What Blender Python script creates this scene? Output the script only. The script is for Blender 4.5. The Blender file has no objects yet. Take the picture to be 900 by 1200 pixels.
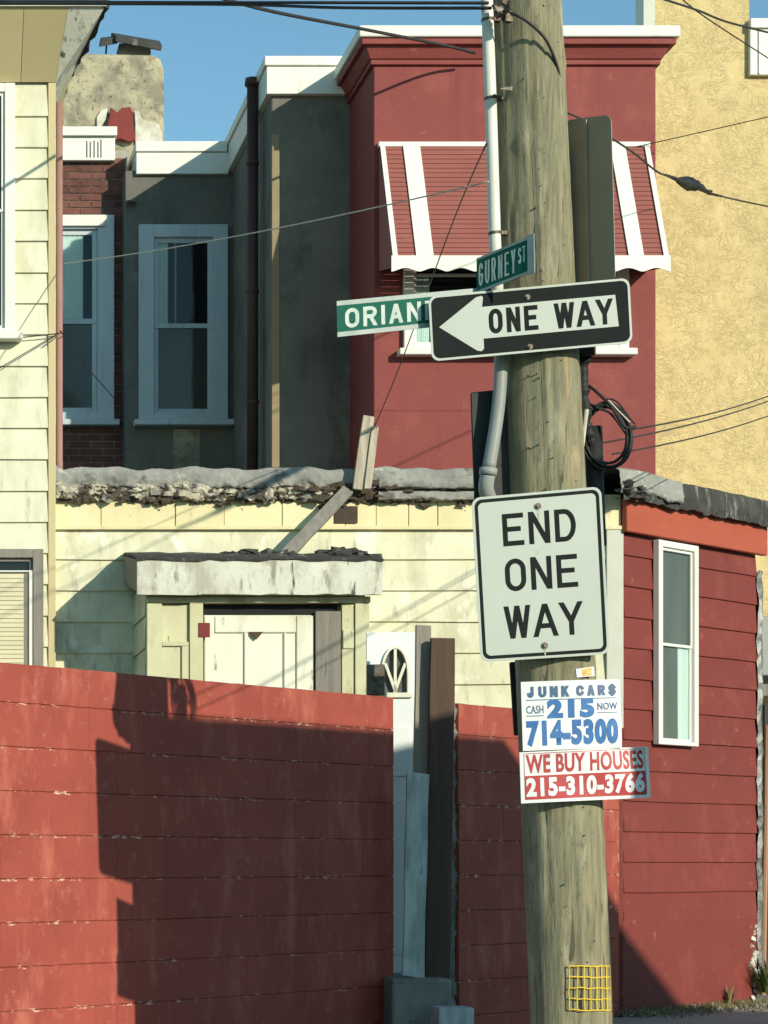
import bpy, math, random
from mathutils import Vector, Matrix
random.seed(7)
S = bpy.context.scene
COL = S.collection

# ------------------------------------------------------------------ camera, sky, sun, exposure
FPX, CX, CY, CZ = 2550.0, -140.0, 1010.0, 1.1     # focal length and principal point in photo pixels, eye height
cam_d = bpy.data.cameras.new('camera')
cam = bpy.data.objects.new('camera', cam_d); COL.objects.link(cam)
cam.location = (0, 0, CZ); cam.rotation_euler = (math.radians(90), 0, 0)
cam_d.sensor_fit = 'VERTICAL'; cam_d.sensor_height = 36; cam_d.sensor_width = 27
cam_d.lens = 36 * FPX / 1200
cam_d.shift_x = (450 - CX) / 1200; cam_d.shift_y = (CY - 600) / 1200
cam_d.clip_end = 2000
S.camera = cam
S.render.resolution_x, S.render.resolution_y = 768, 1024

SUN = Vector((0.685, -1.0, 0.44)).normalized()      # towards the sun
W = bpy.data.worlds.new('World'); S.world = W; W.use_nodes = True
nt = W.node_tree
sky = nt.nodes.new('ShaderNodeTexSky'); sky.sky_type = 'NISHITA'; sky.sun_disc = False
sky.sun_elevation = math.asin(SUN.z)
sky.sun_rotation = math.atan2(SUN.x, SUN.y)
sky.air_density = 1.0; sky.dust_density = 0.1; sky.ozone_density = 1.2; sky.altitude = 100
bg = nt.nodes['Background']; bg.inputs['Strength'].default_value = 0.15
tint = nt.nodes.new('ShaderNodeMix'); tint.data_type = 'RGBA'; tint.blend_type = 'MULTIPLY'; tint.inputs[0].default_value = 1.0
tint.inputs[7].default_value = (.73, 1.0, .97, 1)      # clear teal-blue autumn air, the same all round
nt.links.new(sky.outputs[0], tint.inputs[6]); nt.links.new(tint.outputs[2], bg.inputs['Color'])
sl = bpy.data.lights.new('sun', 'SUN'); sl.energy = 4.5; sl.angle = math.radians(0.53); sl.color = (1.0, 0.93, 0.76)
so = bpy.data.objects.new('sun', sl); COL.objects.link(so)
so.location = SUN * 40
so.rotation_euler = SUN.to_track_quat('Z', 'Y').to_euler()
S.view_settings.view_transform = 'Standard'; S.view_settings.look = 'None'
S.view_settings.exposure = 0.10; S.view_settings.gamma = 1.0
S.cycles.max_bounces = 6

# ------------------------------------------------------------------ helpers
def P(px, py, Y): return Vector(((px - CX) * Y / FPX, Y, CZ + (CY - py) * Y / FPX))
def U(px, Y): return (px - CX) * Y / FPX
def V(py, Y): return CZ + (CY - py) * Y / FPX

class Fr:                                           # a wall frame: u along, v up, w outwards
    def __init__(s, o, r):
        s.o = Vector(o); s.r = Vector((r[0], r[1], 0)).normalized()
        s.n = Vector((s.r.y, -s.r.x, 0)); s.k = Vector((0, 0, 1))
    def p(s, u, v, w=0): return s.o + s.r * u + s.k * v + s.n * w
    def upx(s, px):                                 # where the sight line through column px meets this wall
        d = Vector((px - CX, FPX)); o, r = s.o, s.r
        det = d.x * (-r.y) + r.x * d.y
        t = (o.x * (-r.y) + r.x * o.y) / det
        return (d.x * t - o.x) * r.x + (d.y * t - o.y) * r.y
    def uv(s, px, py):
        u = s.upx(px); y = s.p(u, 0).y
        return u, CZ + (CY - py) * y / FPX
def FF(Y): return Fr((0, Y, 0), (1, 0))

class MB:
    def __init__(s): s.v = []; s.f = []; s.m = []
    def add(s, vs, fs, mi=0):
        b = len(s.v); s.v += [tuple(x) for x in vs]
        s.f += [tuple(b + i for i in f) for f in fs]; s.m += [mi] * len(fs)
    def hexa(s, p, mi=0):                           # p: 4 bottom, 4 top, same winding
        s.add(p, [(3, 2, 1, 0), (4, 5, 6, 7), (0, 1, 5, 4), (1, 2, 6, 5), (2, 3, 7, 6), (3, 0, 4, 7)], mi)
    def box(s, F, u0, u1, v0, v1, w0, w1, mi=0):
        s.hexa([F.p(u0, v0, w1), F.p(u1, v0, w1), F.p(u1, v0, w0), F.p(u0, v0, w0),
                F.p(u0, v1, w1), F.p(u1, v1, w1), F.p(u1, v1, w0), F.p(u0, v1, w0)], mi)
    def prism(s, pts, d, mi=0):
        n = len(pts); pts = [Vector(p) for p in pts]; d = Vector(d)
        fs = [tuple(range(n)), tuple(range(2 * n - 1, n - 1, -1))]
        fs += [((i + 1) % n, i, i + n, (i + 1) % n + n) for i in range(n)]
        s.add(pts + [p + d for p in pts], fs, mi)
    def tube(s, path, r, k=8, mi=0, caps=True):
        path = [Vector(p) for p in path]; n = len(path)
        rs = r if isinstance(r, (list, tuple)) else [r] * n
        b = len(s.v); ref = None
        for i, c in enumerate(path):
            t = (path[min(i + 1, n - 1)] - path[max(i - 1, 0)]).normalized()
            if ref is None: ref = Vector((0, 0, 1)) if abs(t.z) < 0.9 else Vector((1, 0, 0))
            a = ref - t * ref.dot(t); a.normalize(); bb = t.cross(a); ref = a
            for j in range(k):
                q = 2 * math.pi * j / k
                s.v.append(tuple(c + (a * math.cos(q) + bb * math.sin(q)) * rs[i]))
        for i in range(n - 1):
            for j in range(k):
                s.f.append((b + i * k + j, b + i * k + (j + 1) % k, b + (i + 1) * k + (j + 1) % k, b + (i + 1) * k + j)); s.m.append(mi)
        if caps:
            s.f.append(tuple(b + j for j in reversed(range(k)))); s.m.append(mi)
            s.f.append(tuple(b + (n - 1) * k + j for j in range(k))); s.m.append(mi)
    def chunk(s, c, r, mi=0, flat=(1, 1, 1)):
        c = Vector(c); vs = []
        rot = Matrix.Rotation(random.uniform(0, 6.28), 3, Vector((random.random(), random.random(), random.random() + .1)).normalized())
        for a in (-1, 1):
            for x, y in ((-1, -1), (1, -1), (1, 1), (-1, 1)):
                q = rot @ (Vector((x, y, a)) * r * random.uniform(.45, 1.0))
                vs.append(c + Vector((q.x * flat[0], q.y * flat[1], q.z * flat[2])))
        s.hexa(vs, mi)
    def mesh(s, name, mats):
        m = bpy.data.meshes.new(name); m.from_pydata(s.v, [], s.f)
        for x in (mats if isinstance(mats, (list, tuple)) else [mats]): m.materials.append(x)
        for p, i in zip(m.polygons, s.m): p.material_index = i
        m.validate(); m.update(); return m

WL = {}
def link(o, parent=None):
    COL.objects.link(o)
    if parent is not None:
        o.parent = parent; o.matrix_parent_inverse = Matrix.Translation(-WL[parent.name])
    WL[o.name] = o.location.copy()
    return o
def fin(mb, name, mats, parent=None, bevel=0, smooth=False, seg=1, fix=True):
    m = mb.mesh(name, mats)
    if fix:
        import bmesh
        b = bmesh.new(); b.from_mesh(m); bmesh.ops.recalc_face_normals(b, faces=b.faces); b.to_mesh(m); b.free()
    o = bpy.data.objects.new(name, m); link(o, parent)
    if smooth:
        for p in m.polygons: p.use_smooth = True
    if bevel:
        md = o.modifiers.new('bevel', 'BEVEL'); md.width = bevel; md.segments = seg; md.limit_method = 'ANGLE'; md.angle_limit = math.radians(40)
    return o
def inst(mesh, name, loc, parent, rz=0):
    o = bpy.data.objects.new(name, mesh); o.location = loc; o.rotation_euler = (0, 0, rz); return link(o, parent)
def thing(name, label, cat, loc, group=None):
    o = bpy.data.objects.new(name, None); o.empty_display_size = .2; o.location = loc; link(o); return tag(o, label, cat, group)
def tag(o, label, cat, group=None):
    o['label'] = label; o['category'] = cat
    if group: o['group'] = group
    return o
def bx(parent, name, mat, F, u0, u1, v0, v1, w0, w1, bevel=0.0):
    b = MB(); b.box(F, u0, u1, v0, v1, w0, w1); return fin(b, name, mat, parent, bevel)

# ------------------------------------------------------------------ materials
def newmat(name):
    m = bpy.data.materials.new(name); m.use_nodes = True; n = m.node_tree
    return m, n, n.nodes['Principled BSDF'], n.nodes.new, n.links.new
def noise(n, L, vec, scale, detail=6, rough=.6, dist=0):
    x = n.nodes.new('ShaderNodeTexNoise'); x.inputs['Scale'].default_value = scale; x.inputs['Detail'].default_value = detail
    x.inputs['Roughness'].default_value = rough; x.inputs['Distortion'].default_value = dist
    L(vec, x.inputs['Vector']); return x.outputs['Fac']
def ramp(n, L, fac, a, b):
    x = n.nodes.new('ShaderNodeMapRange'); x.inputs['From Min'].default_value = a; x.inputs['From Max'].default_value = b
    x.clamp = True; L(fac, x.inputs['Value']); return x.outputs['Result']
def mixc(n, L, fac, a, b):
    x = n.nodes.new('ShaderNodeMix'); x.data_type = 'RGBA'
    for s, v in ((0, fac), (6, a), (7, b)):
        if isinstance(v, (tuple, list)): x.inputs[s].default_value = (*v, 1)
        elif isinstance(v, float): x.inputs[s].default_value = v
        else: L(v, x.inputs[s])
    return x.outputs[2]
def math_(n, L, op, a, b=None):
    x = n.nodes.new('ShaderNodeMath'); x.operation = op
    for i, v in ((0, a), (1, b)):
        if v is None: continue
        if isinstance(v, (int, float)): x.inputs[i].default_value = v
        else: L(v, x.inputs[i])
    return x.outputs[0]
def mapped(n, L, scale=(1, 1, 1)):
    g = n.nodes.new('ShaderNodeNewGeometry'); mp = n.nodes.new('ShaderNodeMapping'); mp.inputs['Scale'].default_value = scale
    L(g.outputs['Position'], mp.inputs['Vector']); return mp.outputs[0]
def mat(name, c, c2=None, vs=3.0, lo=.35, hi=.65, rough=.8, bump=.15, bs=60.0, st=(1, 1, 1), spots=(), per=.12, metal=0.0, spec=.3):
    """painted or raw surface: two-tone noise, optional wear spots (colour, scale, threshold, softness, stretch), relief"""
    m, n, B, N, L = newmat(name)
    v = mapped(n, L, st); c2 = c2 or tuple(x * .75 for x in c)
    col = mixc(n, L, ramp(n, L, noise(n, L, v, vs), lo, hi), c, c2)
    for sc, scl, th, soft, sst in spots:
        vv = mapped(n, L, sst)
        col = mixc(n, L, ramp(n, L, noise(n, L, vv, scl, 8, .65), th, th + soft), col, sc)
    if per:
        oi = N('ShaderNodeObjectInfo'); hs = N('ShaderNodeHueSaturation')
        L(math_(n, L, 'MULTIPLY_ADD', oi.outputs['Random'], per), hs.inputs['Value'])
        hs.inputs['Value'].links[0].from_node.inputs[2].default_value = 1 - per / 2
        L(col, hs.inputs['Color']); col = hs.outputs['Color']
    L(col, B.inputs['Base Color'])
    B.inputs['Roughness'].default_value = rough; B.inputs['Metallic'].default_value = metal
    B.inputs['Specular IOR Level'].default_value = spec
    if bump:
        b = N('ShaderNodeBump'); b.inputs['Strength'].default_value = bump; b.inputs['Distance'].default_value = .02
        L(noise(n, L, mapped(n, L, st), bs, 8, .65), b.inputs['Height']); L(b.outputs[0], B.inputs['Normal'])
    return m

V1 = (1, 1, 1); VS = (1, 1, .12)
M = {}
M['cream'] = mat('cream_siding_paint', (.71, .69, .49), (.60, .58, .40), 2.2, .38, .62, .6, .12, 30, V1,
    [((.52, .50, .34), 4.0, .50, .12, (1, 1, .45)), ((.38, .38, .29), 7.0, .57, .10, (1, 1, .25)), ((.25, .24, .18), 20.0, .70, .06, (1, 1, .5)), ((.76, .76, .62), 3.0, .55, .10, (1, 1, .8))], .07)
M['cream2'] = mat('pale_cream_siding_paint', (.71, .70, .53), (.62, .61, .44), 2.0, .3, .7, .5, .05, 25, V1,
    [((.55, .53, .37), 4.0, .50, .14, (1, 1, .4)), ((.42, .41, .30), 9.0, .59, .10, (1, 1, .25))], .06)
M['frieze'] = mat('weathered_cream_board', (.76, .69, .42), (.66, .58, .33), 3.0, .3, .7, .7, .15, 40, (1, 1, .5),
    [((.34, .28, .17), 6.0, .58, .14, (1, 1, .25)), ((.20, .18, .12), 16.0, .66, .06, V1), ((.88, .86, .72), 3.0, .62, .1, (1, 1, .6))], .08)
M['oldwhite'] = mat('peeling_white_paint', (.67, .67, .57), (.56, .56, .46), 4.0, .3, .7, .7, .2, 50, V1,
    [((.42, .41, .33), 5.0, .49, .12, (1, 1, .5)), ((.27, .27, .21), 9.0, .56, .08, (1, 1, .25)), ((.08, .10, .085), 12.0, .61, .05, (1, 1, .16))], .06)
M['ygreen'] = mat('yellowed_panel_paint', (.60, .58, .37), (.50, .485, .31), 4.0, .3, .7, .7, .12, 50, V1,
    [((.40, .37, .22), 6.0, .54, .10, (1, 1, .3)), ((.20, .18, .11), 14.0, .63, .06, (1, 1, .3))], .10)
M['doorwhite'] = mat('white_door_paint', (.76, .75, .62), (.70, .69, .55), 3.0, .3, .7, .5, .06, 30, V1, [((.55, .53, .38), 5.0, .53, .14, (1, 1, .3)), ((.34, .32, .22), 14.0, .64, .06, (1, 1, .3))], .03)
M['white'] = mat('white_trim_paint', (.74, .74, .67), (.68, .68, .60), 3.0, .3, .7, .5, .05, 30, V1, [((.50, .49, .42), 6.0, .58, .2, VS), ((.33, .32, .27), 15.0, .68, .08, (1, 1, .3))], .04)
M['dull'] = mat('dull_aged_white', (.58, .59, .50), (.50, .51, .43), 3.0, .3, .7, .6, .08, 40, V1, [((.34, .33, .26), 6.0, .62, .2, VS)], .04)
M['bluewhite'] = mat('blue_grey_window_trim', (.50, .56, .58), (.44, .50, .53), 3.0, .3, .7, .5, .06, 40, V1, [((.34, .37, .36), 6.0, .55, .2, VS), ((.24, .24, .21), 18.0, .66, .08, V1)], .05)
M['redbay'] = mat('red_stucco_paint', (.245, .056, .049), (.21, .048, .043), 2.0, .3, .7, .75, .22, 45, V1,
    [((.29, .076, .064), 2.4, .52, .2, V1), ((.20, .045, .042), 4.0, .55, .18, (1.6, 1.6, .12)), ((.36, .115, .095), 9.0, .62, .12, V1), ((.62, .48, .40), 13.0, .755, .02, V1)], .05)
M['redside'] = mat('red_board_paint', (.200, .038, .030), (.165, .032, .026), 2.2, .3, .7, .7, .12, 40, V1,
    [((.245, .055, .043), 3.0, .54, .2, V1), ((.135, .030, .025), 5.0, .58, .15, (1, 1, .3)), ((.33, .10, .075), 14.0, .63, .1, V1), ((.48, .28, .20), 22.0, .735, .02, V1)], .09)
M['orange'] = mat('faded_red_orange_board', (.40, .090, .050), (.34, .074, .042), 3.0, .3, .7, .7, .1, 40, (.4, .4, 1.2),
    [((.56, .20, .11), 8.0, .64, .12, (.3, .3, 1))], .05)
M['grey'] = mat('grey_stucco', (.185, .172, .142), (.125, .122, .105), 1.6, .36, .64, .9, .35, 45, V1,
    [((.095, .095, .082), 3.2, .53, .14, (1, 1, .4)), ((.22, .205, .165), 6.0, .58, .14, V1), ((.34, .31, .24), 22.0, .70, .03, V1)], .05)
M['sunlit'] = mat('painted_sunlit_stucco', (.30, .24, .14), (.25, .20, .12), 6.0, .3, .7, .8, .2, 60)  # grey stucco with warm sunlight painted into its colour
M['chim'] = mat('sooty_chimney_stucco', (.42, .375, .255), (.25, .23, .165), 3.5, .42, .58, .95, .6, 22, V1,
    [((.15, .145, .11), 5.0, .52, .14, V1), ((.11, .105, .08), 26.0, .58, .1, V1)], .05)
M['plaster'] = mat('white_plaster_smear', (.66, .64, .54), (.46, .43, .34), 7.0, .4, .6, .9, .4, 40)
M['peach'] = mat('chipped_peach_plaster', (.55, .30, .20), (.42, .20, .13), 20.0, .3, .7, .9, .3, 60)
M['terra'] = mat('red_sealant', (.22, .040, .032), (.16, .032, .028), 9.0, .3, .7, .8, .3, 50)
M['brick'] = mat('dark_red_brick', (.19, .078, .058), (.105, .05, .042), 9.0, .3, .7, .9, .3, 90, V1, [((.32, .24, .20), 18.0, .70, .06, V1)], .5)
M['mortar'] = mat('grey_mortar', (.44, .40, .34), (.30, .27, .23), 12.0, .3, .7, .95, .3, 90)
M['tar'] = mat('black_tar_roofing', (.040, .040, .036), (.075, .072, .064), 5.0, .4, .7, .8, .5, 35, V1,
    [((.24, .24, .22), 5.0, .56, .12, (2.5, 2.5, .35))], .05)
M['felt'] = mat('grey_roof_coating', (.33, .325, .29), (.22, .22, .195), 5.0, .35, .65, .85, .5, 30, V1,
    [((.13, .13, .11), 6.0, .55, .10, (1, 1, 1.4)), ((.58, .56, .48), 7.0, .60, .1, V1), ((.30, .36, .36), 10.0, .66, .08, V1)], .05)
M['rubble'] = mat('broken_white_stucco', (.60, .55, .43), (.40, .36, .27), 14.0, .35, .65, .95, .6, 60, V1, [((.24, .23, .195), 5.0, .48, .08, V1), ((.085, .07, .05), 9.0, .52, .05, V1)])
M['rot'] = mat('rotten_brown_wood', (.105, .075, .05), (.055, .05, .038), 12.0, .3, .7, .95, .6, 70)
M['greywood'] = mat('grey_weathered_wood', (.30, .275, .23), (.20, .185, .155), 8.0, .3, .7, .9, .5, 60, (3, 3, .18), [((.10, .095, .08), 14.0, .64, .08, (3, 3, .12))], .15)
M['lath'] = mat('peeling_lath_paint', (.52, .46, .35), (.34, .29, .22), 10.0, .35, .65, .9, .4, 60, (3, 3, .25), [((.66, .63, .54), 12.0, .60, .1, (2, 2, .4))], .1)
M['brownwood'] = mat('dark_brown_stained_plank', (.105, .062, .040), (.065, .045, .032), 9.0, .3, .7, .75, .4, 60, (3, 3, .14), [((.24, .19, .13), 14.0, .70, .06, (3, 3, .2))], .1)
M['paleplank'] = mat('flaking_pale_blue_plank', (.50, .56, .53), (.30, .36, .34), 7.0, .38, .62, .85, .4, 60, (2, 2, .5), [((.15, .19, .17), 10.0, .64, .08, (2, 2, .6))])
M['pvcdoor'] = mat('white_plastic_door', (.76, .80, .78), (.72, .76, .75), 3.0, .3, .7, .35, .02, 30, V1, [((.30, .31, .27), 16.0, .73, .05, V1)], .02)
M['conc'] = mat('stained_concrete', (.24, .245, .215), (.15, .16, .14), 5.0, .35, .65, .95, .5, 60, V1, [((.09, .095, .08), 9.0, .6, .1, V1)])
M['walk'] = mat('sidewalk_concrete', (.36, .34, .29), (.26, .25, .215), 2.5, .35, .65, .95, .4, 120, V1, [((.13, .13, .10), 7.0, .62, .1, V1), ((.50, .47, .40), 22.0, .68, .05, V1)])
M['asph'] = mat('asphalt', (.055, .055, .055), (.04, .04, .042), 4.0, .3, .7, .9, .4, 150)
M['galv'] = mat('weathered_galvanised_back', (.34, .325, .25), (.28, .27, .21), 4.0, .3, .7, .6, .06, 60, V1, [], .0, .3)
M['flash'] = mat('crumpled_aluminium', (.26, .265, .25), (.11, .115, .11), 7.0, .35, .65, .5, .4, 25, (1, 1, .5), [], .0, .55)
M['black'] = mat('black_rubber', (.016, .016, .016), (.028, .028, .027), 20.0, .3, .7, .6, .15, 80)
M['wire'] = mat('cable_jacket', (.022, .022, .021), (.04, .038, .034), 20.0, .3, .7, .55, .0)
M['twine'] = mat('pale_twine', (.72, .66, .50), (.55, .50, .38), 60.0, .3, .7, .9, .0)
M['pvc'] = mat('white_painted_conduit', (.68, .67, .58), (.60, .59, .50), 6.0, .3, .7, .45, .04, 50, V1, [((.38, .37, .30), 9.0, .66, .1, VS)])
M['gpvc'] = mat('grey_plastic_conduit', (.31, .33, .31), (.26, .28, .26), 6.0, .3, .7, .45, .03, 50)
M['steel'] = mat('rusty_steel', (.13, .12, .10), (.09, .065, .045), 30.0, .4, .6, .5, .1, 90, V1, [], .0, .7)
M['darkpanel'] = mat('dark_green_black_panel', (.030, .034, .030), (.020, .022, .020), 5.0, .3, .7, .6, .05, 50)
M['ruststain'] = mat('thin_rust_stain', (.40, .41, .33), (.36, .34, .24), 30.0, .4, .6, .5, 0)
M['green'] = mat('sign_green', (.005, .120, .080), (.007, .098, .066), 7.0, .3, .7, .6, .02, 60, V1, [((.025, .15, .11), 9.0, .6, .2, V1)], 0, 0.0, .15)
M['signwhite'] = mat('faded_reflective_white', (.435, .48, .42), (.405, .45, .395), 2.5, .3, .7, .42, .012, 40, V1, [((.40, .41, .33), 5.0, .58, .2, (1, 1, .2)), ((.33, .34, .29), 30.0, .68, .06, (1, 1, .4))], 0)
M['signblack'] = mat('sign_black', (.009, .012, .0115), (.015, .018, .017), 5.0, .3, .7, .75, .012, 40, V1, [], 0, 0.0, .12)
M['letterwhite'] = mat('worn_white_letters', (.60, .65, .57), (.44, .52, .46), 18.0, .38, .62, .5, .02, 40, V1, [((.05, .20, .14), 30.0, .66, .05, V1)], 0)
M['alu'] = mat('bare_sign_metal', (.33, .37, .34), (.24, .28, .26), 12.0, .3, .7, .5, .05, 60, V1, [], 0, .3)
M['poster'] = mat('poster_board_white', (.76, .79, .77), (.68, .72, .71), 5.0, .3, .7, .45, .04, 12, V1, [((.50, .53, .50), 9.0, .60, .18, V1)], 0)
M['blue'] = mat('poster_blue_ink', (.035, .17, .44), (.028, .12, .33), 14.0, .35, .65, .5, .0, 30, V1, [((.30, .42, .60), 26.0, .68, .08, V1)], 0)
M['navy'] = mat('poster_navy_ink', (.05, .10, .20), (.08, .15, .27), 14.0, .35, .65, .5, .0, 30, V1, [], 0)
M['redink'] = mat('poster_red_ink', (.50, .045, .05), (.40, .05, .05), 9.0, .35, .65, .5, .0, 30, V1, [((.30, .10, .14), 8.0, .62, .15, V1)], 0)
M['yellow'] = mat('yellow_plastic_mesh', (.80, .56, .05), (.70, .48, .05), 12.0, .3, .7, .5, .0)
M['stickor'] = mat('orange_sticker', (.75, .36, .05), (.70, .55, .25), 60.0, .4, .6, .5, .0)
M['louver'] = mat('red_awning_paint', (.30, .098, .080), (.265, .086, .070), 4.0, .3, .7, .6, .05, 50, V1, [((.36, .12, .09), 7.0, .62, .15, V1)], .03)
M['dark'] = mat('dark_room', (.012, .013, .013), (.02, .02, .02), 2.0, .3, .7, .9, 0)
M['curtain'] = mat('pale_teal_curtain', (.70, .80, .77), (.58, .68, .66), 6.0, .3, .7, .8, .2, 14, (4, 4, .2))
M['screen'] = mat('grey_insect_screen', (.15, .155, .14), (.10, .105, .098), 2.0, .3, .7, .8, .1, 200, (2, 2, .4))
M['blind'] = mat('cream_blind', (.62, .57, .38), (.56, .51, .33), 4.0, .3, .7, .7, .05, 50)
M['pinkpipe'] = mat('faded_pink_pipe', (.36, .20, .165), (.30, .165, .14), 4.0, .3, .7, .7, .1, 40)
M['redpipe'] = mat('dark_red_pipe', (.075, .035, .028), (.055, .03, .026), 5.0, .3, .7, .6, .1, 40)
M['soffit'] = mat('tan_soffit_paint', (.58, .49, .27), (.53, .45, .25), 2.0, .3, .7, .7, .05, 30, V1, [((.42, .35, .19), 5.0, .64, .2, V1)])
M['greyroof'] = mat('worn_shingle_edge', (.06, .058, .052), (.035, .034, .032), 14.0, .3, .7, .9, .5, 60)
M['postwood'] = mat('pinkish_wood_post', (.42, .22, .13), (.34, .18, .11), 8.0, .3, .7, .8, .2, 60, (3, 3, .2))
M['leafm'] = mat('weed_leaf', (.075, .12, .03), (.11, .15, .04), 9.0, .3, .7, .6, 0, 30, V1, [], .4)
M['drygrass'] = mat('dry_weed', (.26, .22, .10), (.18, .16, .07), 9.0, .3, .7, .8, 0, 30, V1, [], .3)

def m_glass():
    m, n, B, N, L = newmat('window_glass')
    t = N('ShaderNodeBsdfTransparent'); t.inputs[0].default_value = (.80, .86, .84, 1)
    g = N('ShaderNodeBsdfGlossy'); g.inputs['Roughness'].default_value = .04
    f = N('ShaderNodeFresnel'); f.inputs['IOR'].default_value = 1.45
    x = N('ShaderNodeMixShader'); L(f.outputs[0], x.inputs[0]); L(t.outputs[0], x.inputs[1]); L(g.outputs[0], x.inputs[2])
    bm = N('ShaderNodeBump'); bm.inputs['Strength'].default_value = .06; bm.inputs['Distance'].default_value = .02
    L(noise(n, L, mapped(n, L), 4.0), bm.inputs['Height']); L(bm.outputs[0], g.inputs['Normal'])
    L(x.outputs[0], n.nodes['Material Output'].inputs[0]); return m
M['glass'] = m_glass()

CO, ZJ = .2285, 2.153                                # block course height and top joint level
def m_block():
    m, n, B, N, L = newmat('red_block_paint')
    v = mapped(n, L)
    col = mixc(n, L, ramp(n, L, noise(n, L, v, 2.2, 6, .6), .35, .65), (.335, .070, .047), (.275, .055, .039))
    col = mixc(n, L, ramp(n, L, noise(n, L, mapped(n, L, (1, 1, .35)), 5.0, 7, .65), .52, .70), col, (.43, .120, .080))
    col = mixc(n, L, ramp(n, L, noise(n, L, mapped(n, L, (2.2, 2.2, .12)), 5.0, 6, .6), .60, .74), col, (.225, .045, .034))
    col = mixc(n, L, math_(n, L, 'MULTIPLY', ramp(n, L, noise(n, L, v, 11.0, 9, .75), .56, .70), .55), col, (.47, .19, .135))
    col = mixc(n, L, ramp(n, L, noise(n, L, mapped(n, L, (1, 1, .3)), 2.6, 5, .55), .62, .78), col, (.24, .05, .036))
    g = N('ShaderNodeNewGeometry'); sp = N('ShaderNodeSeparateXYZ'); L(g.outputs['Position'], sp.inputs[0])
    fr = math_(n, L, 'FRACT', math_(n, L, 'DIVIDE', math_(n, L, 'SUBTRACT', ZJ + CO * .035, sp.outputs['Z']), CO))
    near = math_(n, L, 'LESS_THAN', fr, .085)
    fl = math_(n, L, 'MULTIPLY', near, ramp(n, L, noise(n, L, mapped(n, L, (1, 1, 2.5)), 17.0, 9, .7), .555, .60))
    fl = math_(n, L, 'MULTIPLY', fl, ramp(n, L, noise(n, L, mapped(n, L, (1, 1, .6)), 1.6, 3, .5), .42, .52))
    col = mixc(n, L, fl, col, (.66, .46, .34))
    ch = ramp(n, L, noise(n, L, v, 34.0, 8, .7), .735, .75)
    col = mixc(n, L, ch, col, (.58, .30, .21))
    L(col, B.inputs['Base Color']); B.inputs['Roughness'].default_value = .72; B.inputs['Specular IOR Level'].default_value = .3
    b = N('ShaderNodeBump'); b.inputs['Strength'].default_value = .3; b.inputs['Distance'].default_value = .012
    h = math_(n, L, 'ADD', noise(n, L, v, 70.0, 8, .7), noise(n, L, v, 7.0, 4, .6))
    L(h, b.inputs['Height']); L(b.outputs[0], B.inputs['Normal']); return m
M['block'] = m_block()

def m_pole():
    m, n, B, N, L = newmat('weathered_green_pole_wood')
    tc = N('ShaderNodeTexCoord'); mp = N('ShaderNodeMapping'); mp.inputs['Scale'].default_value = (1, 1, .085); L(tc.outputs['Object'], mp.inputs[0]); v = mp.outputs[0]
    mp2 = N('ShaderNodeMapping'); mp2.inputs['Scale'].default_value = (1, 1, .3); L(tc.outputs['Object'], mp2.inputs[0])
    col = mixc(n, L, ramp(n, L, noise(n, L, v, 26.0, 8, .65, 1.2), .32, .68), (.34, .305, .190), (.145, .140, .090))
    col = mixc(n, L, ramp(n, L, noise(n, L, mp2.outputs[0], 3.2, 6, .6), .45, .70), col, (.235, .232, .145))
    col = mixc(n, L, ramp(n, L, noise(n, L, mp2.outputs[0], 9.0, 6, .6), .55, .70), col, (.38, .36, .245))
    col = mixc(n, L, ramp(n, L, noise(n, L, mp.outputs[0], 13.0, 7, .65, 2.0), .55, .70), col, (.40, .31, .185))
    mp3 = N('ShaderNodeMapping'); mp3.inputs['Scale'].default_value = (1, 1, .45); L(tc.outputs['Object'], mp3.inputs[0])
    col = mixc(n, L, ramp(n, L, noise(n, L, mp3.outputs[0], 26.0, 8, .75), .56, .66), col, (.17, .165, .115))
    col = mixc(n, L, ramp(n, L, noise(n, L, v, 40.0, 8, .6, 1.0), .60, .68), col, (.105, .097, .062))
    L(col, B.inputs['Base Color']); B.inputs['Roughness'].default_value = .9; B.inputs['Specular IOR Level'].default_value = .2
    b = N('ShaderNodeBump'); b.inputs['Strength'].default_value = .85; b.inputs['Distance'].default_value = .012
    L(noise(n, L, v, 30.0, 9, .7, 1.0), b.inputs['Height']); L(b.outputs[0], B.inputs['Normal']); return m
M['pole'] = m_pole()

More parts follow.
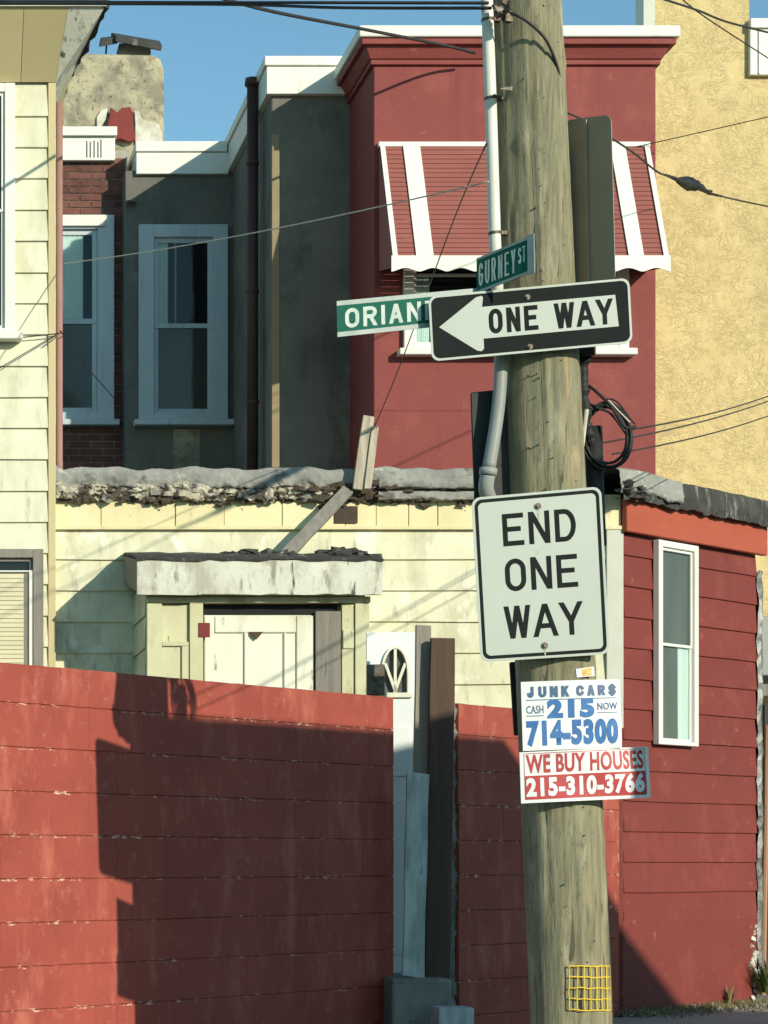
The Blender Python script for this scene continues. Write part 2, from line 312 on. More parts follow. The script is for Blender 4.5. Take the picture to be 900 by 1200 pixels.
def m_tan():
    m, n, B, N, L = newmat('yellow_tan_troweled_stucco')
    v = mapped(n, L)
    nx = N('ShaderNodeTexNoise'); nx.inputs['Scale'].default_value = 2.6; nx.inputs['Detail'].default_value = 3; L(v, nx.inputs['Vector'])
    mx = N('ShaderNodeVectorMath'); mx.operation = 'MULTIPLY_ADD'; L(nx.outputs['Color'], mx.inputs[0]); mx.inputs[1].default_value = (.55, .55, .55); L(v, mx.inputs[2])
    mp = N('ShaderNodeMapping'); mp.inputs['Rotation'].default_value = (0, math.radians(28), 0); mp.inputs['Scale'].default_value = (1, 1, 2.1); L(mx.outputs[0], mp.inputs[0])
    vo = N('ShaderNodeTexVoronoi'); vo.feature = 'DISTANCE_TO_EDGE'; vo.inputs['Scale'].default_value = 6.5; L(mp.outputs[0], vo.inputs['Vector'])
    n1 = noise(n, L, mp.outputs[0], 7.5, 3, .55, .6)
    edge = ramp(n, L, math_(n, L, 'ABSOLUTE', math_(n, L, 'SUBTRACT', n1, .5)), .0, .030)
    gap = ramp(n, L, noise(n, L, v, 7.0, 4, .6), .36, .52)
    n2 = noise(n, L, mp.outputs[0], 14.0, 3, .55, .8)
    edge = math_(n, L, 'MINIMUM', edge, ramp(n, L, math_(n, L, 'ABSOLUTE', math_(n, L, 'SUBTRACT', n2, .47)), .0, .035))
    line = math_(n, L, 'MULTIPLY', math_(n, L, 'SUBTRACT', 1.0, edge), gap)
    col = mixc(n, L, ramp(n, L, noise(n, L, v, 1.3, 5, .6), .35, .65), (.66, .52, .255), (.58, .455, .22))
    col = mixc(n, L, ramp(n, L, noise(n, L, v, 12.0, 6, .6), .55, .75), col, (.70, .57, .31))
    col = mixc(n, L, math_(n, L, 'MULTIPLY', line, .20), col, (.33, .255, .125))
    col = mixc(n, L, ramp(n, L, noise(n, L, mapped(n, L, (1, 1, .3)), 1.6, 8, .7), .54, .78), col, (.46, .365, .19))
    L(col, B.inputs['Base Color']); B.inputs['Roughness'].default_value = .9; B.inputs['Specular IOR Level'].default_value = .2
    b = N('ShaderNodeBump'); b.inputs['Strength'].default_value = .6; b.inputs['Distance'].default_value = .012
    h = math_(n, L, 'SUBTRACT', math_(n, L, 'MULTIPLY', noise(n, L, mp.outputs[0], 9.0, 5, .6), .9), math_(n, L, 'MULTIPLY', line, .55))
    L(h, b.inputs['Height']); L(b.outputs[0], B.inputs['Normal']); return m
M['tan'] = m_tan()

# ------------------------------------------------------------------ setting: ground, sidewalk
FW = Fr((U(0, 11.21), 11.21, 0), (U(727, 15.53) - U(0, 11.21), 15.53 - 11.21))        # the red block wall line
FS = Fr((U(727, 15.7), 15.7, 0), (U(885, 16.9) - U(727, 15.7), 1.2))                    # the red side of the corner house
g = MB(); g.add([(-300, -300, -.13), (300, -300, -.13), (300, 300, -.13), (-300, 300, -.13)], [(0, 1, 2, 3)])
o = fin(g, 'street', M['asph'], fix=False); o['kind'] = 'structure'
sw = bpy.data.objects.new('sidewalk', None); link(sw); sw['kind'] = 'structure'
slab = MB(); slab.box(Fr((0, 0, 0), FW.r), 0.006, 1.494, -.3, 0, .006, 1.394)
sm = slab.mesh('paving_slab', M['walk'])
for i in range(-3, 9):
    for j in range(2):
        q = FW.p(i * 1.5, random.uniform(-.006, .004), .02 + j * 1.4)
        o = inst(sm, 'paving_slab', q, sw)
b = MB(); b.box(FW, -4.5, 13.5, -.3, .005, 2.82, 2.98); fin(b, 'kerb', M['conc'], sw, .015)
b = MB(); b.box(FW, 6.0, 13.5, -.3, -.02, -9, .02); o = fin(b, 'yard', M['conc']); o['kind'] = 'structure'

# ------------------------------------------------------------------ red block wall (two runs with a gap)
def block_wall(label, u0, u1, ragged):
    t = thing('block_wall', label, 'wall', FW.p(u0, 0))
    bl = .458
    zt = 2.1286
    tops = [zt] + [ZJ - CO * k for k in range(1, 11)]
    cache = {}
    core = MB(); core.box(FW, u0 + .012, u1 - .012, -.13, zt - .012, -.19, -.008); fin(core, 'mortar_core', M['block'], t)
    for k in range(len(tops) - 1):
        z1, z0 = tops[k], tops[k + 1]
        if z1 < .0: break
        off = (k % 2) * bl / 2
        u = math.floor(u0 / bl) * bl - off
        while u < u1:
            a, c = max(u, u0 + (random.uniform(0, .02) if ragged[0] else 0)), min(u + bl, u1 - (random.uniform(0, .02) if ragged[1] else 0))
            u += bl
            if c - a < .03: continue
            q = MB(); g0 = .0018; e = .0028
            h = z1 - z0; ln = c - a; jit = random.uniform(-.001, .001)
            prof = [(0.0012, -.010), (g0 + e * .3, -.004), (g0 + e, jit), (h - g0 - e, jit + random.uniform(-.001, .001)), (h - g0, -.004), (h - .0012 if k else h, -.010)]
            if k == 0: prof[-1] = (h, -.006); prof[-2] = (h - .006, jit)
            n = 7; vs = []; fs = []
            for i in range(n):
                x = a + .0002 + (ln - .0004) * i / (n - 1)
                for (z, w) in prof:
                    vs.append(FW.p(x, z0 + z + (random.uniform(-.0018, .0018) if 0 < i < n - 1 or k == 0 else 0), w))
            m = len(prof)
            for i in range(n - 1):
                for j in range(m - 1): fs.append((i * m + j, (i + 1) * m + j, (i + 1) * m + j + 1, i * m + j + 1))
            if k == 0:                               # top of the wall
                base = len(vs)
                for i in range(n): vs.append(FW.p(a + .0002 + (ln - .0004) * i / (n - 1), z1, -.2))
                for i in range(n - 1): fs.append((i * m + m - 1, (i + 1) * m + m - 1, base + i + 1, base + i))
            for i in (0, n - 1):
                base = len(vs)
                vs += [FW.p(a + .0002 + (ln - .0004) * i / (n - 1), z0 + .004, -.2), FW.p(a + .0002 + (ln - .0004) * i / (n - 1), z1 - .004, -.2)]
                fs.append(tuple(i * m + j for j in range(m)) + (base + 1, base))
            q.add(vs, fs)
            fin(q, 'block', M['block'], t)
    return t
wl = block_wall('long red painted block wall on the left, half in dark shadow', -1.1, FW.upx(461), (0, 0))
wr = block_wall('short red block wall run between the brown plank and the utility pole', FW.upx(537), FW.upx(727) - .02, (1, 0))
# bare mortar edge beside the gap
b = MB()
for i in range(46):
    v = i * .047
    b.chunk(FW.p(FW.upx(536) + random.uniform(-.006, .006), v, -.04), .033, 0, (.7, .7, 1.6))
fin(b, 'mortar_edge', M['conc'], wr)
b = MB()                                             # pale crumbling corner where the wall meets the house
for i in range(15):
    v = .55 + random.random() * .85
    b.chunk(FW.p(FW.upx(725) + random.uniform(-.012, .006), v, -.007), .010, 0, (.8, .8, 2.4))
fin(b, 'crumbled_edge', M['peach'], wr)

# ------------------------------------------------------------------ windows
def window(parent, F, u0, u1, v0, v1, cas=.10, fm='white', upper=('dark',), lower=('dark',), proud=.05, sill=True, label=None, split=.5, wo=0.0):
    if wo: F = Fr(F.o + F.n * wo, F.r)
    w = MB()
    w.box(F, u0, u0 + cas, v0, v1, .0, proud); w.box(F, u1 - cas, u1, v0, v1, .0, proud)
    w.box(F, u0 + cas, u1 - cas, v1 - cas * .85, v1, .0, proud - .002); w.box(F, u0 + cas, u1 - cas, v0, v0 + cas * .5, .0, proud - .002)
    o = fin(w, 'window', M[fm], parent, .004)
    if label: o['label'] = label
    a, c, d, e = u0 + cas, u1 - cas, v0 + cas * .5, v1 - cas * .85
    md = d + (e - d) * split; st = max(.022, cas * .32)
    for nm, (s0, s1), wf, fills in (('upper', (md - st * .5, e), .030, upper), ('lower', (d, md + st * .5), .022, lower)):
        s = MB()
        s.box(F, a, a + st, s0, s1, .006, wf); s.box(F, c - st, c, s0, s1, .006, wf)
        s.box(F, a + st, c - st, s1 - st, s1, .006, wf - .001); s.box(F, a + st, c - st, s0, s0 + st, .006, wf - .001)
        fin(s, 'sash', M[fm], o, .003)
        g = MB(); pp = [F.p(a + st, s0 + st, wf - .009), F.p(c - st, s0 + st, wf - .009), F.p(c - st, s1 - st, wf - .009), F.p(a + st, s1 - st, wf - .009)]
        g.add(pp, [(0, 1, 2, 3)]); fin(g, 'pane', M['glass'], o, fix=False)
        g = MB(); g.box(F, a + .002, c - .002, s0 + .002, s1 - .002, .001, .004); fin(g, 'interior', M[fills[0]], o)
        for (nm2, f0, f1, cm) in fills[1:]:           # curtains with folds
            cu = MB(); n = 26; x0 = a + st + (c - a - 2 * st) * f0; x1 = a + st + (c - a - 2 * st) * f1
            vs = []
            for i in range(n + 1):
                x = x0 + (x1 - x0) * i / n; ww = .0075 + .003 * math.sin(i * 1.7) * (.5 + .5 * math.sin(i * .6))
                vs += [F.p(x + random.uniform(-.004, .004), s0 + st, ww), F.p(x, s1 - st, ww)]
            cu.add(vs, [(2 * i, 2 * i + 2, 2 * i + 3, 2 * i + 1) for i in range(n)])
            fin(cu, nm2, M[cm], o, smooth=True, fix=False)
    if sill:
        s = MB(); s.box(F, u0 - .05, u1 + .05, v0 - .055, v0, 0, proud + .06); fin(s, 'sill', M[fm], o, .006)
    return o

def lap_mesh(F, ln, h, mt, proud=.021):
    b = MB(); p = [(0, .001), (0, proud), (.004, proud + .001), (h, .004), (h + .01, .001)]
    n = max(2, int(ln / .35)); vs = []; fs = []
    for i in range(n + 1):
        x = ln * i / n; dz = random.uniform(-.0026, .0026); dw = random.uniform(-.0012, .0012)
        for z, w in p: vs.append(F.r * x + Vector((0, 0, z + (dz if z < h * .5 else 0))) + F.n * (w + (dw if w > .01 else 0)))
    m = len(p)
    for i in range(n):
        for j in range(m - 1): fs.append((i * m + j, (i + 1) * m + j, (i + 1) * m + j + 1, i * m + j + 1))
    fs += [tuple(range(m)), tuple(n * m + j for j in reversed(range(m)))]
    b.add(vs, fs); return b

# ------------------------------------------------------------------ corner house: cream front, red side
Y1 = 15.7; F1 = FF(Y1); s1 = FPX / Y1
uL, uR = U(57, Y1), U(727, Y1)
ch = thing('corner_house', 'low corner house with cream siding front, red siding flank and torn roof edge', 'house', (uL, Y1, 0))
B2 = FS.p(FS.upx(885), 0)
b = MB(); b.prism([(uL, Y1 + .002, 0), (uR, Y1 + .002, 0), (B2.x, B2.y + .002, 0), (B2.x, 17.85, 0), (uL, 17.85, 0)], (0, 0, 3.72))
fin(b, 'wall', M['cream'], ch)
ex = 36.5 / s1; vz = V(796, Y1)
cut_l, cut_r = U(150, Y1), U(520, Y1)
zs = [V(619.5, Y1) - ex * k for k in range(1, 17)]
for z in zs:
    if z < 0: break
    fin(lap_mesh(F1, uR - uL - .02, ex, None), 'siding_board', M['cream'], ch).location = Vector((uL + .01, Y1, z))
# frieze boards under the torn roof edge
xs = [57, 118, 205, 262, 330, 404, 440, 478, 512, 553, 640, 727]
for i in range(len(xs) - 1):
    if xs[i] == 404 - 0 and False: continue
    bx(ch, 'frieze_board', M['frieze'], F1, U(xs[i], Y1) + .002, U(xs[i + 1], Y1) - .002, V(619.5, Y1), V(580 if i > 3 else 584, Y1), .004, .022 + random.uniform(-.004, .006), .003)
bx(ch, 'drip_strip', M['frieze'], F1, uL, uR, V(621.5, Y1), V(617, Y1), .030, .042, .003)
bx(ch, 'exposed_sheathing', M['rot'], F1, U(391, Y1), U(418, Y1), V(614, Y1), V(594, Y1), .031, .034)
# pale corner trim
bx(ch, 'corner_trim', M['dull'], F1, U(709, Y1), uR + .012, 2.06, V(618, Y1), .018, .034, .004)
bx(ch, 'corner_trim', M['redside'], F1, U(709, Y1), uR + .012, 0, 2.058, .018, .034, .004)
# red side: boards, plain base
hb = 36.0 / 162.4
zl = V(618, Y1) + .03
uS0, uS1 = .015, FS.upx(884)
bx(ch, 'rendered_base', M['redside'], FS, .002, uS1, -.05, .67, .001, .022, .004)
z = .655
while z < 3.45:
    h = min(hb, 3.47 - z)
    o = fin(lap_mesh(FS, uS1 - uS0, h, None, .018), 'siding_board', M['redside'], ch); o.location = FS.p(uS0, z, .004)
    z += hb
bx(ch, 'fascia_board', M['orange'], FS, -.03, FS.upx(889) , 3.475, 3.72, .03, .075, .006)
# side window
FSw = Fr(FS.o + FS.n * .07, FS.r); a0, b1 = FSw.uv(772, 632); a1, b0 = FSw.uv(818.5, 875)
window(ch, FS, a0, a1, b0, b1, .055, 'white', ('screen',), ('screen', ('curtain', .62, 1.0, 'curtain')),   .05, False, wo=.024)
# crumpled metal flashing at the end of the side wall
b = MB(); n = 60; vs = []; uF = FS.upx(884)
for i in range(n + 1):
    v = .10 + (3.36 - .10) * i / n
    for j, (du, dw) in enumerate(((0, .026), (.03, .045), (.07, .03), (.10, -.02), (.10, -.10))):
        vs.append(FS.p(uF + du + random.uniform(-.006, .006) + .008 * math.sin(i * .6), v, dw + random.uniform(-.007, .007)))
b.add(vs, [(i * 5 + j, i * 5 + j + 1, (i + 1) * 5 + j + 1, (i + 1) * 5 + j) for i in range(n) for j in range(4)])
fin(b, 'corner_flashing', M['flash'], ch, smooth=False, fix=False)
b = MB()                                              # broken render at foot of the flank
for i in range(40): b.chunk(FS.p(random.uniform(.0, uS1), random.uniform(0, .03), random.uniform(.02, .12)), random.uniform(.010, .03), 0, (1, 1, .6))
o = fin(b, 'crumbled_render', M['walk'], ch)
b = MB()
for i in range(12): b.chunk(FS.p(uS1 - .06 + random.uniform(-.03, .05), .05 + i * .05, random.uniform(.015, .03)), random.uniform(.015, .035), 0)
fin(b, 'broken_corner', M['plaster'], ch)

# torn roof edge along the front: rough coated band, rubble, rotten bits
from mathutils import noise as mnoise
def fbm(x, y, z):
    return sum(mnoise.noise(Vector((x, y, z)) * f) * g for f, g in ((5, 1.0), (13, .7), (31, .5), (70, .3)))
def rough_band(name, F, u0, u1, prof, mt, parent, amp, seg=.03, fn=None, smooth=True):
    """ragged strip: a profile swept along the wall, worn by several octaves of noise"""
    b = MB(); n = max(8, int(abs(u1 - u0) / .012)); vs = []
    fine = []
    for (a, c) in zip(prof[:-1], prof[1:]):
        for k in range(3): fine.append(tuple(a[i] + (c[i] - a[i]) * k / 3 for i in range(3)))
    fine.append(prof[-1]); m = len(fine); ox = random.uniform(0, 50)
    for i in range(n + 1):
        u = u0 + (u1 - u0) * i / n; lf = fn(u) if fn else 0
        for (v, w, am) in fine:
            a = am * amp * 1.5
            vs.append(F.p(u, v + lf + a * fbm(u + ox, v * 1.3, w), w + a * fbm(u + ox + 9, v * 1.3, w)))
    b.add(vs, [(i * m + j, (i + 1) * m + j, (i + 1) * m + j + 1, i * m + j + 1) for i in range(n) for j in range(m - 1)])
    return fin(b, name, mt, parent, smooth=smooth)
zt, zm, zb = V(549, Y1), V(573, Y1), V(590, Y1)
def lift(u):
    d = u - uL
    return .10 * max(0, 1 - d / .12) ** 2 + .008 * math.sin(u * 9) + .006 * math.sin(u * 23)
rough_band('coping', F1, uL + .02, U(560, Y1), [(zt - .04, -.35, .3), (zt, -.22, .4), (zt, -.02, .5), (zt - .01, .06, .6), (zt - .05, .085, .8), (zt - .10, .085, 1.2), (zm, .075, 2.6), (zm + .03, .02, .3)], M['felt'], ch, .006, .025, lift)
rough_band('roof_edge_layer', F1, U(440, Y1), U(556, Y1), [(zm + .07, .03, .3), (zm + .055, .11, .8), (zm + .02, .12, .8), (zm - .01, .11, 1.5), (zm - .01, .03, .3)], M['felt'], ch, .006, .025)
rough_band('roof_edge_layer', F1, U(440, Y1), U(556, Y1), [(zb + .075, .03, .3), (zb + .07, .095, .8), (zb + .03, .10, .8), (zb + .015, .095, 1.5), (zb + .01, .03, .3)], M['felt'], ch, .007, .025)
rough_band('rotten_edge', F1, uL + .02, U(556, Y1), [(zm + .04, .01, .3), (zm + .02, .055, 1), (zm - .05, .06, 1), (zb + .005, .05, 2.2), (zb + .02, .01, .4)], M['rot'], ch, .009, .02, None, False)
rough_band('broken_stucco', F1, uL + .05, U(415, Y1), [(zm + .05, .05, .4), (zm + .035, .070, 1.0), (zm + .005, .076, 1.6), (zm - .035, .072, 1.8), (zb + .035, .066, 1.8), (zb + .018, .06, 3.2), (zb + .04, .03, .4)], M['rubble'], ch, .0085, .018, lambda u: .012 * math.sin(u * 7.3) + .010 * math.sin(u * 17 + 2), False)
rb = MB(); rd = MB()
for i in range(60):
    u = uL + .05 + random.random() * (U(400, Y1) - uL)
    rb.chunk(F1.p(u, random.uniform(zb + .02, zm + .025), .082 + random.uniform(-.015, .01)), random.uniform(.010, .034), 0, (1.6, .5, .8))
for i in range(90):
    u = uL + .03 + random.random() * (U(540, Y1) - uL)
    rd.chunk(F1.p(u, random.uniform(zb - .03, zm + .02), .055 + random.uniform(-.02, .03)), random.uniform(.006, .024), 0, (1.6, .6, .9))
for i in range(22): rd.chunk(F1.p(U(400, Y1) + random.gauss(0, .18), V(578, Y1) + random.gauss(0, .03), .10), random.uniform(.012, .036), 0, (2.0, .6, .7))
o = fin(rb, 'stucco_rubble', M['rubble'], ch); o['kind'] = 'stuff'
o = fin(rd, 'rotten_splinters', M['rot'], ch); o['kind'] = 'stuff'
# torn coping right of the pole and tar edge along the red side
rough_band('tar_edge', FS, -.18, FS.upx(894), [(3.80, -.4, .3), (3.90, -.2, .6), (3.905, .06, .6), (3.88, .12, .5), (3.78, .135, .5), (3.69, .13, 1.4), (3.705, .06, .5)], M['tar'], ch, .008, .035, None, False)
b = MB(); q = FS.p(FS.upx(894), 0); b.prism([FS.p(FS.upx(894), v, w) for v, w in ((3.72, .13), (3.90, .10), (3.90, -.3), (3.72, -.3))], FS.r * .02); fin(b, 'tar_edge_end', M['tar'], ch)
rough_band('torn_coping', FS, -.24, FS.upx(779), [(3.90, -.1, .6), (3.915, .07, .8), (3.895, .135, .8), (3.82, .147, .9), (3.735, .146, 2.6), (3.76, .10, .6)], M['felt'], ch, .007, .03, lambda u: .012 * math.sin(u * 7 + 1))
b = MB()
for i in range(16): b.chunk(FS.p(random.uniform(-.22, .05), random.uniform(3.70, 3.80), random.uniform(.13, .16)), random.uniform(.015, .04), 0, (1.6, 1.2, .5))
fin(b, 'tar_scraps', M['tar'], ch)
bx(ch, 'roof_deck', M['tar'], F1, uL + .1, uR + .5, 3.72, 3.76, -2.1, -.3)

# door hood and vestibule
YV = 14.95; FV = FF(YV); YH = 14.85; FH = FF(YH)
hx0, hx1 = U(145, Y1), U(447, YH)
ft, fb, bt, bb = V(655, YH), V(697, YH), V(652, Y1), V(684, Y1)
hood = MB()
hood.hexa([(hx0, YH + .03, fb + .02), (hx1, YH + .03, fb + .02), (hx1, Y1 - .02, bb), (hx0, Y1 - .02, bb),
           (hx0, YH + .03, ft + .0), (hx1 - .0, YH + .03, ft + .0), (hx1, Y1 - .02, bt), (hx0, Y1 - .02, bt)])
hd = fin(hood, 'door_hood', M['greywood'], ch, .004)
b = MB(); n = 22; vs = []
for i in range(n + 1):
    x = hx0 - .004 + (hx1 - hx0 + .008) * i / n
    j = .004 * math.sin(i * 1.3)
    vs += [(x, YH - .012, fb + random.uniform(-.006, .008)), (x, YH - .014, ft - .008 + j), (x, YH + .026, ft + .004 + j), (x, YH + .028, fb)]
b.add(vs, [(4 * i + j, 4 * i + 4 + j, 4 * i + 4 + (j + 1) % 4, 4 * i + (j + 1) % 4) for i in range(n) for j in range(4)] + [(0, 1, 2, 3), (4 * n, 4 * n + 3, 4 * n + 2, 4 * n + 1)])
fin(b, 'hood_fascia', M['oldwhite'], hd)
n = 20; m = 6; vs = []; b = MB()
for i in range(n + 1):
    for j in range(m + 1):
        x = hx0 - .01 + (hx1 - hx0 + .02) * i / n; t = j / m
        vs.append((x, YH - .03 + (Y1 - YH) * t, ft + .012 + (bt - ft) * t + random.uniform(0, .018) - (.02 if j == 0 else 0)))
b.add(vs, [(i * (m + 1) + j, (i + 1) * (m + 1) + j, (i + 1) * (m + 1) + j + 1, i * (m + 1) + j + 1) for i in range(n) for j in range(m)])
hr = fin(b, 'hood_roofing', M['tar'], hd, smooth=False); hr.modifiers.new('thick', 'SOLIDIFY').thickness = .015
b = MB()
for i in range(46):
    t = random.random(); x = random.choice([random.uniform(U(255, Y1), U(330, Y1)), random.uniform(U(370, Y1), hx1 - .02)])
    b.chunk((x, YH + .1 + (Y1 - YH - .15) * t, ft + .03 + (bt - ft) * t), random.uniform(.015, .05), 0, (1.6, 1, .6))
fin(b, 'roof_debris', M['tar'], hd)
vx0, vx1 = U(172, YV), U(433, YV)
vb = MB(); vb.box(FV, vx0 + .01, vx1 - .01, 0, fb + .03, -.72, -.10); vs_ = fin(vb, 'vestibule', M['ygreen'], ch)
for k in range(12):                                   # lapped side of the vestibule
    zz = 2.80 - k * .2247
    b = MB(); b.hexa([(vx0 - .012, YV + .05, zz), (vx0 + .01, YV + .05, zz), (vx0 + .01, Y1 - .02, zz), (vx0 - .012, Y1 - .02, zz),
                      (vx0 + .002, YV + .05, zz + .22), (vx0 + .01, YV + .05, zz + .22), (vx0 + .01, Y1 - .02, zz + .22), (vx0 + .002, Y1 - .02, zz + .22)])
    fin(b, 'siding_board', M['cream'], vs_)
def vp(name, mt, px0, px1, py0, py1, w0, w1, bev=.003, par=vs_):
    return bx(par, name, M[mt], FV, U(px0, YV) + .001, U(px1, YV) - .001, V(py1, YV) if py1 < 2000 else 0, V(py0, YV), w0, w1, bev)
vp('lintel', 'ygreen', 172, 434, 699, 706.5, -.10, .012)
vp('pilaster', 'ygreen', 172, 190, 707, 2001, -.10, .004)
vp('pilaster_panel', 'ygreen', 190, 222, 708, 752, -.10, -.022); vp('pilaster_rail', 'ygreen', 190, 222, 752, 757, -.10, -.004)
vp('pilaster_panel', 'ygreen', 190, 213, 757, 2001, -.10, -.022); vp('pilaster_stile', 'ygreen', 213, 222, 757, 2001, -.10, -.006)
vp('door_post', 'ygreen', 222, 238, 707, 2001, -.10, .006)
vp('hinge', 'terra', 232, 246, 730, 747, .006, .012)
vp('pilaster', 'ygreen', 416, 433, 707, 2001, -.10, .002); vp('pilaster_panel', 'ygreen', 401, 416, 707, 2001, -.10, -.014)
vp('panel_block', 'ygreen', 402, 415, 738, 760, -.013, -.003)
vp('door_post', 'greywood', 370, 400, 716, 2001, -.10, -.008)
vp('transom_gap', 'dark', 238, 398, 707, 722, -.10, -.07, 0)
dr = vp('door', 'doorwhite', 240, 369, 720, 2001, -.10, -.045)
dq = MB()                                             # raised frame of the panelled door
for (a, c, d, e) in ((240, 252, 721, 2001), (286.5, 292, 741, 2001), (333, 337, 741, 2001), (348, 369, 721, 2001), (252, 348, 721, 741)):
    dq.box(FV, U(a, YV) + .002, U(c, YV) - .001, V(e, YV) if e < 2000 else .02, V(d, YV), -.0445, -.030)
fin(dq, 'door_rails', M['doorwhite'], dr, .006)
dk = MB(); dk.prism([FV.p(U(x, YV), V(y, YV), -.029) for x, y in ((293, 740), (309, 740), (304, 746), (301, 749), (297, 745))], (0, -.012, 0)); fin(dk, 'knocker', M['brownwood'], dr)

# broken boards on the roof edge, each lying loose
def plank(name, label, a, c, wd, th, mt, nrm=(0, -1, 0), cat='board', group=None, seg=6):
    a, c = Vector(a), Vector(c); d = (c - a); nn = Vector(nrm).normalized(); sd = d.cross(nn).normalized(); nn = sd.cross(d).normalized()
    b = MB(); vs = []
    for i in range(seg + 1):
        p = a + d * i / seg; k = random.uniform(.93, 1.05)
        sk = random.uniform(-.02, .02) if i in (0, seg) else 0
        for sx, sn in ((-1, -1), (1, -1), (1, 1), (-1, 1)):
            vs.append(p + sd * sx * wd * k / 2 + nn * sn * th / 2 + d.normalized() * sk * sx * wd * 4)
    fs = [(4 * i + j, 4 * i + (j + 1) % 4, 4 * i + 4 + (j + 1) % 4, 4 * i + 4 + j) for i in range(seg) for j in range(4)] + [(3, 2, 1, 0), tuple(4 * seg + j for j in range(4))]
    b.add(vs, fs); o = fin(b, name, mt, None, .002)
    return tag(o, label, cat, group)
plank('broken_lath', 'taller peeling lath leaning upright on the torn roof edge', P(420, 574, 15.52), P(432, 488, 15.56), .085, .03, M['lath'])
plank('broken_lath', 'shorter narrow lath standing beside the taller one on the roof edge', P(430.5, 573, 15.50), P(439.5, 500, 15.54), .05, .028, M['lath'])
plank('fallen_plank', 'grey weathered plank sloping from the torn roof edge down to the door hood', P(334, 652, 15.40), P(408, 574, 15.56), .09, .035, M['greywood'], (-.1, -1, .5))

# ------------------------------------------------------------------ tall cream house on the far left
YL = 15.6; FL = FF(YL)
lh = thing('sided_house', 'tall pale cream sided house with deep soffit at the left edge', 'house', (U(0, YL), YL, 0))
lx0, lx1 = U(-140, YL), U(56, YL)
bx(lh, 'wall', M['cream2'], FL, lx0, U(64, YL), 0, V(97, YL), -2.5, -.001)
exl = 36.55 / (FPX / YL); z = V(137, YL)
k = 0
while z > .2:
    t = min(exl, V(100, YL) - z)
    fin(lap_mesh(FL, lx1 - lx0, t, None), 'siding_board', M['cream2'], lh).location = Vector((lx0, YL, z)); z -= exl
bx(lh, 'corner_board', M['soffit'], FL, lx1 + .001, U(65, YL), 0, V(97, YL), .0, .024, .003)
b = MB(); b.tube([P(69.5, 120, 15.75), P(69.5, 540, 15.75), P(70, 560, 15.7)], .025, 10); fin(b, 'downspout', M['pinkpipe'], lh, smooth=True)
window(lh, FL, U(-60, YL), U(17, YL), V(393, YL), V(101, YL), .075, 'white', ('dark', ('curtain', .0, .5, 'curtain')), ('dark',), .05, wo=.022)
wv = window(lh, FL, U(-55, YL), U(50, YL), V(830, YL), V(645, YL), .075, 'greywood', ('dark',), ('dark',), .06, False, wo=.022)
FL0 = FL; FL = FF(YL - .022); b = MB(); q0, q1 = U(-45, YL), U(33, YL)
b.box(FL, q0, q1, V(830, YL), V(672, YL), .0285, .036); fin(b, 'inner_frame', M['greywood'], wv)
b = MB(); b.box(FL, U(-45, YL), U(37.5, YL), V(672, YL), V(670, YL), .03, .052); b.box(FL, U(33, YL), U(37.5, YL), V(830, YL), V(672, YL), .03, .05); fin(b, 'storm_frame', M['white'], wv, .003)
for i in range(26):
    y = 674 + i * 5.2
    b = MB(); b.hexa([FL.p(q0, V(y + 4.9, YL), .047), FL.p(U(27, YL), V(y + 4.9, YL), .047), FL.p(U(27, YL), V(y + 4.9, YL), .045), FL.p(q0, V(y + 4.9, YL), .045),
                      FL.p(q0, V(y, YL), .040), FL.p(U(27, YL), V(y, YL), .040), FL.p(U(27, YL), V(y, YL), .038), FL.p(q0, V(y, YL), .038)])
    fin(b, 'blind_slat', M['blind'], wv)
FL = FL0
# soffit and eave
YE = 15.22; zi, zo = V(98, YL), V(8, YE)
I0, I1, I2 = Vector((lx0, YL - .03, zi)), Vector((U(65, YL), YL - .03, zi)), Vector((U(65, YL), 17.4, zi))
O0, O1, O2 = Vector((lx0, YE, zo)), Vector((U(125, YE), YE, zo)), Vector((U(62, 17.25), 17.28, zo))
for k in range(5):
    a, c = k / 5, (k + 1) / 5
    b = MB(); e = .0015
    p = [I0.lerp(I1, a + e), I0.lerp(I1, c - e), O0.lerp(O1 - Vector((.2, 0, 0)), c - e) if k < 4 else O0.lerp(O1 - Vector((.0, 0, 0)), .80), O0.lerp(O1 - Vector((.2, 0, 0)), a + e)]
    p[3] = Vector((p[0].x, YE, zo)); p[2] = Vector((p[1].x + (.06 if k == 4 else 0), YE, zo))
    b.prism(p, (0, 0, .02)); fin(b, 'soffit_panel', M['soffit'], lh)
mit = Vector((I1.x + .06, YE, zo))
b = MB(); b.add([I1, mit, O1 + Vector((-.01, 0, 0)), O1.lerp(O2, .5), I1 + Vector((0, .9, .0))], [(0, 1, 2), (0, 2, 3), (0, 3, 4)]); o = fin(b, 'eave_return', M['oldwhite'], lh); o.modifiers.new('t', 'SOLIDIFY').thickness = -.01
b = MB(); b.add([O1.lerp(O2, .5), O2, I2, I1 + Vector((0, .9, 0))], [(0, 1, 2, 3)]); o = fin(b, 'eave_soffit', M['soffit'], lh); o.modifiers.new('t', 'SOLIDIFY').thickness = -.01
b = MB(); b.prism([O0, O1, O1 + Vector((0, 0, .028)), O0 + Vector((0, 0, .028))], (0, -.02, 0)); fin(b, 'eave_fascia', M['white'], lh)
b = MB(); n = 24; vs = []
for i in range(n + 1):
    p = O1.lerp(O2, i / n); j = random.uniform(-.01, .02)
    vs += [p + Vector((-.03, 0, -.004)), p + Vector((.012 + j, 0, -.006 - abs(j))), p + Vector((.02 + j, 0, .045)), p + Vector((-.03, 0, .05))]
b.add(vs, [(4 * i + j, 4 * i + (j + 1) % 4, 4 * i + 4 + (j + 1) % 4, 4 * i + 4 + j) for i in range(n) for j in range(4)] + [(0, 1, 2, 3), tuple(4 * n + j for j in range(4))])
